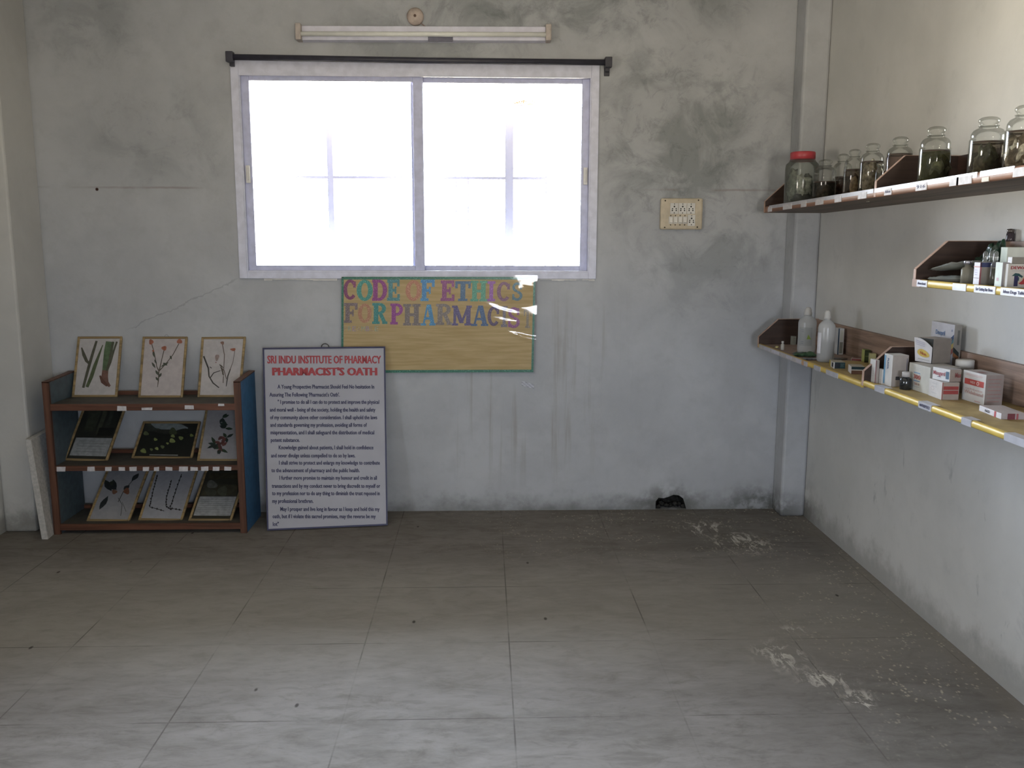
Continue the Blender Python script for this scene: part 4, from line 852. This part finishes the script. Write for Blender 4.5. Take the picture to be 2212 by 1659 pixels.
# ------------------------------------------------------------------ cartons
class Carton:
    """box standing at near corner Mx: ex runs along its right face, ey back along its left face"""
    def __init__(s, label, M, Lp, Rp, h, z, col='c4c2c0', group='medicine boxes on the right wall shelves', wmax=None, lcol=None, rcol=None, name='medicine_box', hollow=False):
        a_ = atz(*M, z); l = atz(*Lp, z); r = atz(*Rp, z); s.setup(label, a_, l, r, h, col, group, wmax, lcol, rcol, name, hollow)
    def setup(s, label, a_, l, r, h, col, group, wmax, lcol, rcol, name, hollow=False):
        s.o = Vector(a_); ey = Vector((l.x-a_.x, l.y-a_.y, 0)); s.d = max(.012, ey.length); s.ey = ey.normalized()
        s.ex = Vector((s.ey.y, -s.ey.x, 0)); s.w = max(.012, Vector((r.x-a_.x, r.y-a_.y, 0)).dot(s.ex))
        if wmax: s.w = min(s.w, wmax)
        lim = WX-.024                    # never into the back panel
        for _ in range(40):
            mxx = max((s.o+s.ex*i*s.w+s.ey*j*s.d).x for i in (0, 1) for j in (0, 1))
            if mxx <= lim: break
            if s.w > .03: s.w *= .95
            else: s.o.x -= .004
        s.h = h
        s.t = thing(name, label, 'box', s.o, group)
        P = lambda x, y, z: s.o+s.ex*x+s.ey*y+Vector((0, 0, z))
        mb = MB(); w, d = s.w, s.d
        mb.hexa([P(0, 0, 0), P(w, 0, 0), P(w, d, 0), P(0, d, 0), P(0, 0, h), P(w, 0, h), P(w, d, h), P(0, d, h)])
        mb.mi[-4:] = [2, 0, 0, 1]
        s.body = mb.build('carton', [paint(col, .5, .3, .05, 20), paint(lcol or col, .5, .3, .05, 20), paint(rcol or col, .5, .3, .05, 20)], s.t, bevel=.0012)  # side colours: print on some; on white cartons, painted-in light and shade
        s.parts = {}
    def L(s, u, v, w=.0007): return s.o+s.ey*s.d*(1-u)+Vector((0, 0, s.h*v))-s.ex*w
    def R(s, u, v, w=.0007): return s.o+s.ex*s.w*u+Vector((0, 0, s.h*v))-s.ey*w
    def T(s, u, v, w=.0007): return s.o+s.ex*s.w*u+s.ey*s.d*v+Vector((0, 0, s.h+w))
    def mp(s, f): return {'L': s.L, 'R': s.R, 'T': s.T}[f]
    def rect(s, f, u0, v0, u1, v1, hexc, w=.0006):
        k_ = s.parts.setdefault(hexc, MB()); p = s.mp(f); k_.face([p(u0, v0, w), p(u1, v0, w), p(u1, v1, w), p(u0, v1, w)]); return s
    def poly(s, f, pts, hexc, w=.0006):
        k_ = s.parts.setdefault(hexc, MB()); p = s.mp(f); k_.face([p(u, v, w) for u, v in pts]); return s
    def text(s, f, st, u0, u1, v0, cap, hexc, bold=.02, w=.0010):
        k_ = s.parts.setdefault(hexc, MB()); p = s.mp(f); put_text(k_, st, lambda u, v: p(u, v, w), u0, u1, v0, cap, 0, bold); return s
    def lines(s, f, u0, u1, vs, hexc, t=.014, jit=.12):
        for v in vs: s.rect(f, u0+random.random()*jit*.3, v, u1-random.random()*jit, v+t, hexc)
        return s
    def end(s):
        mats = []; mb = MB()
        for i, (hc, q) in enumerate(s.parts.items()):
            b = len(mb.v); mb.v += q.v; mb.f += [[b+j for j in f] for f in q.f]; mb.mi += [i]*len(q.f); mb.sm += q.sm; mats.append(paint(hc, .5, .3, .06, 40))
        if mats: mb.build('printing', mats, s.t, solid=True)
        return s
ZA = 1.0636; ZB = 1.0721
def place(M, z):   # photo point on a shelf top
    return atz(*M, z)
# --- far lower shelf
def vial(px, pyb, pyt, R, label, body, cap, z, name='vial', capf=.78, shoulder=.6, liquid=None, X=None, group=None):
    a_ = atx(px, pyb, X) if X else atz(px, pyb, z); a_.z = z; H = aty(px, pyt, a_.y).z-z
    t0 = thing(name, label, 'bottle', a_, group)
    mb = MB(); mb.lathe([(0, 0), (R*.92, 0), (R, .002), (R, H*shoulder), (R*.85, H*(shoulder+.07)), (R*.5, H*(shoulder+.11)), (R*.48, H*capf)], a_, 22); mb.build('body', body, t0)
    mb = MB(); mb.lathe([(0, H*(capf-.02)), (R*.66, H*(capf-.02)), (R*.68, H*.97), (R*.6, H), (0, H)], a_, 22); mb.build('cap', cap, t0)
    return t0
vial(1690, 756, 737, .010, 'tiny white vial alone near the far end, lowest shelf', paint('a29e96', .5, .3, .05), paint('b9b6b0', .5, .3, .05), ZA)
a_ = atz(1678, 752, ZA); mb = MB(); mb.blob(a_+Vector((0, 0, .006)), (.012, .01, .006), .3, 2, 2, 4); tag(mb.build('rubber_stopper', paint('b7ab6a', .5, .3, .1), origin=a_), 'small yellowish stopper lying beside the tiny white vial', 'stopper')
Carton('low grey carton behind the first saline bottle', (1712, 745), (1704, 743), (1732, 748), .05, ZA, '8b8c82').lines('R', .1, .9, [.3, .5, .7], '7a7b72', .05).end()
def saline(px, pyb, pyt, R, label, tri):
    a_ = atz(px, pyb, ZA); H = aty(px, pyt, a_.y).z-ZA
    t0 = thing('saline_bottle', label, 'bottle', a_, 'saline bottles on the lowest shelf')
    ang = Matrix.Rotation(-.35, 3, 'Z')
    mb = MB(); mb.lathe([(0, .004), (R*.6, .004), (R*.82, 0), (R*.95, .006), (R, .02), (R*.97, H*.35), (R, H*.66), (R*.93, H*.72), (R*.62, H*.78), (R*.40, H*.805), (R*.37, H*.83)], a_, 32, sy_=.8, M=ang); mb.build('body', M_BOTTLE, t0)
    mb = MB(); mb.lathe([(0, H*.82), (R*.42, H*.82), (R*.44, H*.88), (R*.38, H*.91), (R*.36, H*.96), (R*.2, H), (0, H)], a_, 24); mb.build('cap', paint('b7b5b2', .5, .3, .05), t0)
    mb = MB()
    def lab(u, v): th = (-2.5+u*1.5) if tri else (-3.0+u*.8); p = ang @ Vector((R*1.012*math.cos(th), R*.8*1.012*math.sin(th), 0)); return a_+p+Vector((0, 0, H*(.17+.4*v)))
    if tri:
        mb.grid(lab, 12, 2, 0); b = [lab(.62, .36), lab(.72, .62), lab(.95, .36)]; mb.face([p+Vector((-.001, -.0012, 0)) for p in b], 1)
        for v in (.75, .85, .2, .1): mb.face([lab(.2, v)+Vector((-.0008, -.001, 0)), lab(.4, v)+Vector((-.0008, -.001, 0)), lab(.4, v+.03)+Vector((-.0008, -.001, 0)), lab(.2, v+.03)+Vector((-.0008, -.001, 0))], 2)
        mb.build('label', [clear('pale_label', (.8, .82, .82), .3, body=.6, body_col=(.55, .57, .58)), paint('7f9a2e', .5, .3, .05), paint('80858c', .5, .2, .05)], t0)
    else:
        mb.grid(lab, 10, 4, 0); mb.build('label', paint('c4c4cc', .5, .3, .04), t0)
        mb = MB(); mb.lathe([(0, .006), (R*.9, .008), (R*.93, .02), (R*.92, H*.40), (0, H*.40)], a_, 28, sy_=.8, M=ang); mb.build('liquid', liquid_mat('8f9a98', .12), t0)
    return t0
saline(1741, 762, 663.6, .0475, 'first saline bottle with a small green triangle mark', True)
saline(1782, 781.5, 670, .0415, 'second saline bottle, half full, with a white side label', False)
Carton('tall white and dark blue carton upright behind the second saline bottle', (1808, 766), (1800, 763), (1829, 769), .139, ZA, 'b3b2b0', lcol='b9b9bb').rect('R', 0, 0, .22, 1, '2d4458').rect('R', .32, .55, .85, .93, 'b5b4a4').rect('R', .32, .05, .85, .48, '77776c').end()
def pouch(c0, w, d, h, rot, mats, label, name, tilt=(0, 0), seed=0, cat='packet', group=None, crinkle=.25):
    mb = MB(); Rm = Matrix.Rotation(rot, 3, 'Z')
    def fn(sgn):
        def f(u, v):
            e = min(u, 1-u, v, 1-v); b = min(1, e*5)**.6
            q = mnoise.noise(Vector((u*5+seed, v*5, seed*2.0)))*crinkle
            p = Rm @ Vector(((u-.5)*w, (v-.5)*d, 0)); z = h*.5+sgn*h*.5*b*(1+(q if sgn > 0 else 0))+p.x*tilt[0]+p.y*tilt[1]+(h*.12*q if sgn < 0 else 0)
            return Vector(c0)+Vector((p.x, p.y, z+abs(tilt[0])*w*.5+abs(tilt[1])*d*.5))
        return f
    mb.grid(fn(1), 16, 16); mb.grid(fn(-1), 16, 16)
    o = mb.build(name, mats, origin=c0); return tag(o, label, cat, group)
a_ = atz(1738, 770, ZA); pouch(a_, .12, .07, .022, -.2, paint('35543a', .25, .6, .35, 30), 'crumpled green foil packet before the first saline bottle', 'foil_packet', seed=2, crinkle=.8)
a_ = atz(1757, 777, ZA); pouch(a_+Vector((-.01, 0, 0)), .09, .05, .008, .1, paint('8e8e98', .15, .7, .4, 40, .8), 'shiny silver tablet strip beside the green foil packet', 'tablet_strip', seed=5, crinkle=.6)
a_ = atz(1812, 776, ZA); pouch(a_, .08, .055, .007, .4, paint('4a4238', .3, .5, .4, 40), 'dark tablet strip lying behind the yellow ended carton', 'tablet_strip', seed=6)
def flat_box(label, px, z, w, d, h, rot, col, deco=None):
    a_ = atz(*px, z); q = Carton.__new__(Carton); e = Vector((math.sin(rot), math.cos(rot), 0)); l = a_+e*d; r = a_+Vector((e.y, -e.x, 0))*w
    q.setup(label, a_, l, r, h, col, 'medicine boxes on the right wall shelves', None, None, None, 'medicine_box'); return q
flat_box('flat red and white carton lying by the back board', (1838, 779), ZA, .10, .06, .012, .5, 'a5a09c').rect('R', .05, .1, .95, .9, '7a2c2c').rect('T', .1, .25, .9, .75, '7d3230').end()
Carton('yellow ended white and teal carton lying at the shelf edge', (1800, 796), (1791.5, 790), (1832, 801), .030, ZA, 'a39c8c', lcol='c4c2c2', rcol='20424a').rect('L', 0, 0, .30, 1, 'b8a42a').rect('L', .62, .2, .95, .85, '1d2436').rect('R', .0, .0, .1, 1, 'bfbfbf').rect('R', .1, .1, .55, .9, '1b2530').lines('R', .6, .95, [.3, .5, .7], '5f7f86', .06).end()
Carton('brown and white carton beside the yellow ended carton', (1838.5, 808), (1831.5, 802), (1869, 810), .034, ZA, 'a6a094', lcol='c6c4c6', rcol='6a4a38').rect('R', 0, .62, 1, 1, '1f3a44').rect('R', 0, .5, 1, .62, 'c4c4c0').end()
Carton('upright dark green carton with yellow edge near the divider', (1875, 783), (1868.7, 780), (1894, 785), .062, ZA, '6d7a3a', lcol='a8b05a', rcol='2c331f').rect('R', .12, .15, .88, .85, '3a4426').rect('R', .12, .48, .88, .54, '8a9450').end()
flat_box('pale yellow carton tucked behind the dark green carton', (1893, 787), ZA, .05, .04, .052, .3, 'b5b27a').rect('L', .1, .5, .9, .9, 'c4c29a').end()
# --- near lower shelf
def tall(label, M, L_, R_px, h, **kw): return Carton(label, M, L_, R_px, h, ZB, **kw)
tall('white carton with a red edge, first past the lower divider', (1889, 828), (1877, 823.5), (1900, 829), .097, rcol='958c86', wmax=.05).rect('R', .0, 0, .22, 1, '7d4b50').lines('L', .2, .8, [.5, .4, .3], 'a9abb0').end()
tall('small narrow white carton between two taller white cartons', (1904, 830), (1897, 827.5), (1911, 831), .062, wmax=.03).lines('L', .2, .8, [.15, .25], '9a9ca0').end()
w3 = tall('tall white carton with a blue stripe and upright blue lettering', (1924.4, 836), (1906.5, 830), (1966, 838), .130, rcol='9a918b', wmax=.075)
w3.rect('L', .02, .05, .22, .95, '5f95ba').rect('R', .25, .22, .5, .33, '3f3f46').rect('R', .88, .3, .92, .9, '5a5a72')
k_ = w3.parts.setdefault('35507a', MB()); put_text(k_, 'PLACIL', lambda u, v: w3.L(.42+v*.5, .88-u*.36, .001), 0, 1, 0, .35, 0, .02); w3.end()
vial(1955, 841, 803, .0225, 'small dark medicine bottle with white ribbed cap', paint('1c2024', .15, .6, .1), paint('b5b2b2', .5, .3, .06), ZB, 'medicine_bottle', .74, .58)
big = Carton.__new__(Carton); big.setup('large white carton printed 300, behind the stacked small boxes', Vector((1.717, 3.331, ZB)), Vector((1.712, 3.492, ZB)), Vector((1.838, 3.334, ZB)), .106, 'b1ada6', 'medicine boxes on the right wall shelves', None, 'bdbcb4', None, 'medicine_box')
big.rect('L', .26, .66, .56, .69, '4f86b5').rect('L', .26, .36, .56, .39, '4f86b5').text('L', '300', .26, .58, .45, .16, 'b0524c', .05).text('L', 'TAB 10', .3, .56, .22, .09, 'b58a82').rect('L', .26, .15, .56, .165, '8a8f98').lines('L', .2, .6, [.8, .86], 'a9abb0', .012).end()
s18 = Carton('small white carton with two red bars on its end', (2033, 864), (2005, 853.5), (2075.5, 866), .066, ZB, 'b4b0ac', lcol='c6c3c2', rcol='978a80', wmax=.085)
s18.rect('R', .0, 0, .05, 1, '8f4a44').rect('R', .08, .58, .95, .78, '93312e').rect('R', .08, .33, .95, .54, '93312e').lines('L', .2, .7, [.25, .62, .8], '9aa0aa', .015)
s18.parts.setdefault('a9a0a8', MB()); [s18.rect('L', .3+.12*math.cos(a)-.02, .5+.1*math.sin(a)-.02, .3+.12*math.cos(a)+.02, .5+.1*math.sin(a)+.02, 'b5a0a0') for a in [i*PI/4 for i in range(8)]]; s18.end()
zz_ = ZB+.0665
o_ = s18; q = Carton.__new__(Carton); base = o_.o+o_.ey*.002+o_.ex*.026+Vector((0, 0, .0670)); e9 = Vector((-.25, .968, 0))
q.setup('small red lettered white carton, upper of the two small stacked boxes', base, base+e9*.088, base+Vector((e9.y, -e9.x, 0))*.052, .047, 'b3aeae', 'medicine boxes on the right wall shelves', None, 'cfd0d4', '96897f', 'medicine_box')
q.text('L', 'Maxgard', .06, .74, .42, .34, 'ad5560', .02).rect('L', .78, .2, .96, .8, '55708a').rect('L', .3, .26, .5, .31, '6a7a90').text('R', 'Max', .45, .98, .35, .4, '8f4a48', .02).end()
red = Carton('large white carton with a red band, nearest the right edge', (2125, 876.6), (2076.5, 862), (2205, 888), .112, ZB, 'b0a6a2', lcol='c6c4c2', rcol='8d807c', wmax=.13)
red.rect('L', .09, .56, .93, .75, 'b5433c').text('L', 'WIDE', .34, .56, .62, .075, 'd5b5b0', .03, .0012).lines('L', .12, .9, [.86, .90], 'c49a98', .016)
for a in range(10): red.rect('L', .68+.045*math.cos(a*PI/5)-.014, .655+.05*math.sin(a*PI/5)-.014, .68+.045*math.cos(a*PI/5)+.014, .655+.05*math.sin(a*PI/5)+.014, 'd5b5b0', .0012)
red.text('L', 'Wideband', .10, .94, .26, .12, 'c29a92', .02).text('L', 'tablets', .12, .9, .40, .06, 'c9aaa6').lines('L', .55, .95, [.06], 'c08a86', .02).lines('R', .1, .9, [.12, .24, .36, .48, .6, .72, .84], '9a6e6a', .02).rect('T', .15, .3, .5, .6, '9a6a66').end()
fl = Carton('flat white carton lying in front of the red banded carton', (2162, 906), (2114.5, 887), (2236, 914), .020, ZB, 'b0a4a2', lcol='cfccd2', rcol='9a9090', wmax=.09)
fl.text('L', 'OxCD', .28, .50, .30, .42, '3a3c4a', .03).rect('L', .70, .0, .78, 1, 'b0434c').rect('R', .25, 0, .55, 1, '6a2a34').rect('R', .6, 0, .68, 1, '9a4a50').end()
a_ = atz(2086, 826, ZB); a_.x = 1.885; a_.y = atx(2083, 800, 1.885).y
t0 = thing('plastic_tub', 'white round lidded tub behind the small stacked boxes', 'tub', (a_.x, a_.y, ZB)); H = aty(2082, 777, a_.y).z-ZB
mb = MB(); mb.lathe([(0, 0), (.030, 0), (.031, H*.75)], (a_.x, a_.y, ZB), 28); mb.build('body', paint('b5b2ad', .5, .3, .05), t0)
mb = MB(); mb.lathe([(.0, H*.74), (.034, H*.74), (.034, H*.97), (.032, H), (0, H)], (a_.x, a_.y, ZB), 28); mb.build('lid', paint('c4c1bc', .5, .3, .05), t0)
# box with curling flap on the big carton
zt_ = ZB+.1065
q = Carton.__new__(Carton); b0 = atz(2013, 786, zt_); b0.x = max(b0.x, big.o.x+.032)
ey = Vector((-.3, .954, 0)).normalized(); q.setup('brown sided open carton with white flap, on top of the 300 carton', b0, b0+ey*.085, b0+Vector((ey.y, -ey.x, 0))*.092, .098, '978d84', 'medicine boxes on the right wall shelves', None, '2a2a26', '82786f', 'medicine_box')
q.end()
mb = MB()
def flap(u, v):
    curl = .035*(1-u)*(1-u)*0+.02*v*v
    top = 1.0-.55*max(0, u-.25)**1.6
    p = q.L(u, 0.02+v*top*.98, .004+.012*v*(1-u)); return p
mb.grid(flap, 14, 10); f_ = mb.build('flap', paint('c6c4c8', .5, .3, .04), q.t)
mb = MB()
def fp(u, v): return flap(u, v)-q.ex*.0012
mb.face([fp(.52+.36*math.cos(a), .40+.17*math.sin(a)) for a in [i*PI/12 for i in range(24)]], 0)
put_text(mb, 'Nut', lambda u, v: fp(u, v)-q.ex*.0008, .34, .7, .33, .13, 1, .03)
for v in (.72, .8, .88): mb.face([fp(.1, v), fp(.6, v), fp(.6, v+.03), fp(.1, v+.03)], 2)
mb.face([fp(.2, .12), fp(.9, .12), fp(.9, .135), fp(.2, .135)], 3)
mb.build('printing', [paint('c9ac3e', .5, .3, .05), paint('b0402c', .5, .3, .05), paint('a9a8c0', .5, .3, .05), paint('6a7a6a', .5, .3, .05)], f_, solid=True)
# carton propped against the wall behind it
q = Carton.__new__(Carton); yb_ = atx(2063, 702, 1.893).y; b0 = Vector((1.893, yb_, zt_)); Hh = aty(2063, 702, yb_).z-zt_
lf = Vector((1.895, atx(2013, 696, 1.895).y, zt_))
dz_ = zt_-ZB; b0.z = ZB; lf.z = ZB
q.setup('white carton with blue name and rainbow corner, tallest against the wall', b0, lf, b0+Vector((.034, 0, 0)), Hh+dz_, 'b5b2b0', 'medicine boxes on the right wall shelves', None, 'bdbcc4', '85807a', 'medicine_box')
K = lambda v: (v*Hh+dz_)/(Hh+dz_)
kp = lambda pts: [(u, K(v)) for u, v in pts]
q.text('L', 'Dnopril', .22, .62, K(.66), .13*Hh/(Hh+dz_), '4a74a8', .03).rect('L', .25, K(.52), .45, K(.54), 'a5b0c0').rect('L', .88, K(.80), .93, K(.86), '7a7f9a')
q.poly('L', kp([(.52, .30), (1, .74), (1, .56), (.66, .24)]), '26406c').poly('L', kp([(.62, .27), (1, .62), (1, .52), (.7, .24)]), '3f7a86', .0009).poly('L', kp([(.70, .24), (1, .52), (1, .38), (.78, .18)]), 'c2a632').poly('L', kp([(.78, .18), (1, .38), (1, .24), (.86, .1)]), '98402a')
q.poly('R', kp([(0, .40), (.8, .24), (.8, .12), (0, .26)]), '1d2826').poly('R', kp([(0, .26), (.8, .12), (.8, .02), (0, .14)]), '8a5424').rect('R', .45, K(.45), .75, K(.85), '5c5c58').end()
# --- middle shelf
ZMT = 1.5118
SH = 'things on the middle shelf'
a_ = Vector((1.700, 3.150, ZMT)); pouch(a_, .14, .18, .022, .1, M_POUCH, 'clear plastic packet lying on the middle shelf, lower of two', 'plastic_packet', seed=3, tilt=(.0, -.03), crinkle=.6)
a_ = Vector((1.698, 3.150, ZMT+.034)); pouch(a_, .14, .18, .020, -.12, M_POUCH, 'clear plastic packet tilted on top of the lower packet', 'plastic_packet', seed=8, tilt=(.05, -.14), crinkle=.6)
vial(2088, 608, 563, .0205, 'glass vial of pale powder with silver crimped cap', clear('vial_glass', (.8, .8, .76), .05, body=.6, body_col=(.38, .36, .30), edge=.3), paint('a9a9b6', .25, .6, .05, 20, .7), ZMT, 'medicine_vial', .86, .62, X=1.672)
mb = MB(); g_ = atx(2124, 553, 1.815); g_.z = ZMT
g_.y = min(g_.y, 3.165); mb.blob(g_+Vector((-.012, .01, .048)), (.032, .055, .046), .5, 2.2, 4, 3); mb.blob(g_+Vector((.010, -.03, .068)), (.034, .045, .062), .5, 2.4, 4, 6)
tag(mb.build('plastic_bag', paint('1c3a2a', .3, .5, .4, 30), origin=g_), 'crumpled dark green plastic bag at the back of the middle shelf', 'bag')
def mbox(label, pxM, X, w, d, pyt, rot, **kw):
    a_ = atx(pxM[0], pxM[1], X); a_.z = ZMT; h = aty(pxM[0], pyt, a_.y).z-ZMT; e = Vector((math.sin(rot), math.cos(rot), 0)); q = Carton.__new__(Carton)
    q.setup(label, a_, a_+e*d, a_+Vector((e.y, -e.x, 0))*w, h, kw.get('col', 'b5b3b0'), 'medicine boxes on the right wall shelves', None, kw.get('lcol'), kw.get('rcol'), 'medicine_box'); return q
q = mbox('slim white and pink carton with a navy top band', (2114, 614), 1.655, .052, .045, 567, .10, lcol='cfccd4', rcol='77736c')
q.rect('R', 0, .80, 1, 1, '28305a').rect('R', 0, 0, .1, 1, '8a4a52').rect('L', .0, .78, 1, .84, 'c4908a').rect('L', .05, .31, .95, .33, '6a6068').lines('L', .2, .7, [.45, .55, .65], 'a8a4c8', .03).end()
for i, (px, X, lab) in enumerate(((2128, 1.70, 'first glass ampoule behind the slim pink carton'), (2141, 1.735, 'slender glass ampoule set back between two others'), (2151, 1.69, 'third glass ampoule, beside the narrow pale green carton'))):
    y = atx(px, 560, X).y; H = aty(px, 542, y).z-ZMT; R = .0085; c_ = (X, y, ZMT)
    t0 = thing('glass_ampoule', lab, 'ampoule', c_, 'glass ampoules on the middle shelf')
    mb = MB(); mb.lathe([(0, 0), (R*1.6, 0), (R*1.7, .003), (R*1.7, H*.60), (R*1.1, H*.68), (R*.75, H*.72), (R*.85, H*.76), (R*.85, H*.93), (R*.6, H*.98), (0, H)], c_, 20); mb.build('glass', clear('ampoule_glass', (.97, .98, .97), .05, body=.10, body_col=(.85, .86, .84), edge=.25, edge_col=(.8, .84, .8), fmax=.6) if 'ampoule_glass' not in bpy.data.materials else bpy.data.materials['ampoule_glass'], t0)
    mb = MB(); mb.lathe([(0, .002), (R*1.5, .002), (R*1.55, .004), (R*1.55, H*.5), (0, H*.5)], c_, 20); mb.build('liquid', liquid_mat('6a6436', .3), t0)
q = mbox('narrow pale green carton beside the ampoules', (2162, 618), 1.662, .040, .05, 567, .12, lcol='c2ccc2', rcol='8a868a'); q.rect('L', .3, .25, .6, .38, 'b9929a').end(); w2 = q
dw = mbox('white carton reading DEWAX with a two colour emblem', (2174.5, 620), 1.668, .079, .045, 570, .02, lcol='a5a29c', rcol='b5b2ac')
dw.text('R', 'DEWAX', .10, .86, .78, .13, '96323c', .035).lines('R', .12, .9, [.70], '8f8f92', .02)
dw.rect('R', .27, .07, .43, .50, '2a2a55').poly('R', [(.16, .50), (.30, .62), (.45, .60), (.62, .48), (.58, .42), (.42, .50), (.27, .50)], '1f4a50').rect('R', .43, .30, .47, .45, '1f4a50')
dw.poly('R', [(.46, .18), (.60, .30), (.72, .52), (.78, .46), (.82, .34), (.80, .22), (.74, .16), (.58, .14)], 'a3262c').poly('R', [(.42, .22), (.44, .17), (.68, .44), (.66, .49)], 'c2b090', .0009).end()
q = Carton.__new__(Carton); b0 = Vector((dw.o.x+.012, dw.o.y+.004, ZMT+dw.h+.0006)); q.setup('thin white carton lying across the DEWAX carton', b0+Vector((0, 0, 0)), b0+Vector((.004, .03, 0)), b0+Vector((.06, 0, 0)), .0205, 'b9b7b6', 'medicine boxes on the right wall shelves', None, 'c6c4c6', '77736c', 'medicine_box'); q.lines('L', .2, .8, [.4], 'a9a9b4', .1).end()
yb_ = atx(2176, 545, 1.80).y; hb = aty(2176, 534, yb_).z-ZMT; q = Carton.__new__(Carton); b0 = Vector((1.80, yb_, ZMT)); q.setup('taller white carton standing at the back behind the DEWAX carton', b0, b0+Vector((.0, .04, 0)), b0+Vector((.11, -.01, 0)), hb, 'c4ccc2', 'medicine boxes on the right wall shelves', None, 'b5bfae', 'c6ccc4', 'medicine_box'); q.lines('R', .1, .9, [.3, .5], 'a9b0a8', .03).end()
yv = atx(2184, 520, 1.938).y
t0 = thing('small_bottle', 'small dark glass bottle standing on the middle shelf back board', 'bottle', (1.934, yv, 1.6592)); R = .0138; H = aty(2184, 494, yv).z-1.6592
mb = MB(); mb.lathe([(0, 0), (R, 0), (R*1.05, .003), (R, H*.62), (R*.8, H*.68)], (1.934, yv, 1.6592), 20); mb.build('body', clear('brown_glass', (.35, .30, .32), .05, body=.4, body_col=(.12, .10, .11)), t0)
mb = MB(); mb.lathe([(0, H*.66), (R*.9, H*.66), (R*.92, H*.97), (0, H)], (1.934, yv, 1.6592), 20); mb.build('cap', paint('5d5552', .2, .6, .1, 20, .5), t0)

# ------------------------------------------------------------------ daylight
w = bpy.data.worlds.new('sky'); scene.world = w; w.use_nodes = True; nt = w.node_tree; nt.nodes.clear()
out = nt.nodes.new('ShaderNodeOutputWorld'); bg = nt.nodes.new('ShaderNodeBackground'); tc = nt.nodes.new('ShaderNodeTexCoord'); sx = nt.nodes.new('ShaderNodeSeparateXYZ')
nt.links.new(tc.outputs['Generated'], sx.inputs[0])
ramp = nt.nodes.new('ShaderNodeValToRGB'); mr = nt.nodes.new('ShaderNodeMapRange'); mr.inputs[1].default_value = -1; mr.inputs[2].default_value = 1
nt.links.new(sx.outputs[2], mr.inputs[0]); nt.links.new(mr.outputs[0], ramp.inputs[0])
e = ramp.color_ramp.elements; e[0].position = .44; e[0].color = (1.22, 1.08, .84, 1); e[1].position = .53; e[1].color = (.74, .83, .97, 1)
nt.links.new(ramp.outputs[0], bg.inputs[0]); bg.inputs[1].default_value = 55.0; nt.links.new(bg.outputs[0], out.inputs[0])
def portal(name, loc, rot, sx_, sy2):
    l = bpy.data.lights.new(name, 'AREA'); l.shape = 'RECTANGLE'; l.size = sx_; l.size_y = sy2; l.cycles.is_portal = True
    o = bpy.data.objects.new(name, l); C.objects.link(o); o.location = loc; o.rotation_euler = rot; return o
portal('window_portal', ((OX0+OX1)/2, D+.22, (OZ0+OZ1)/2), (-PI/2, 0, 0), OX1-OX0, OZ1-OZ0)
portal('rear_portal', ((DX0+DX1)/2, REAR-.22, (DZ+DZ0)/2), (PI/2, 0, 0), DX1-DX0, DZ-DZ0)

portal('left_portal', (LX-.22, (LY0+LY1)/2, (LZ0+LZ1)/2), (0, -PI/2, 0), LZ1-LZ0, LY1-LY0)
scene.view_settings.view_transform = 'Standard'; scene.view_settings.look = 'None'; scene.view_settings.exposure = 0; scene.view_settings.gamma = 1
scene.cycles.max_bounces = 10; scene.cycles.diffuse_bounces = 5; scene.cycles.transparent_max_bounces = 24; scene.cycles.sample_clamp_indirect = 6
scene.cycles.use_denoising = True; scene.cycles.caustics_reflective = False; scene.cycles.caustics_refractive = False
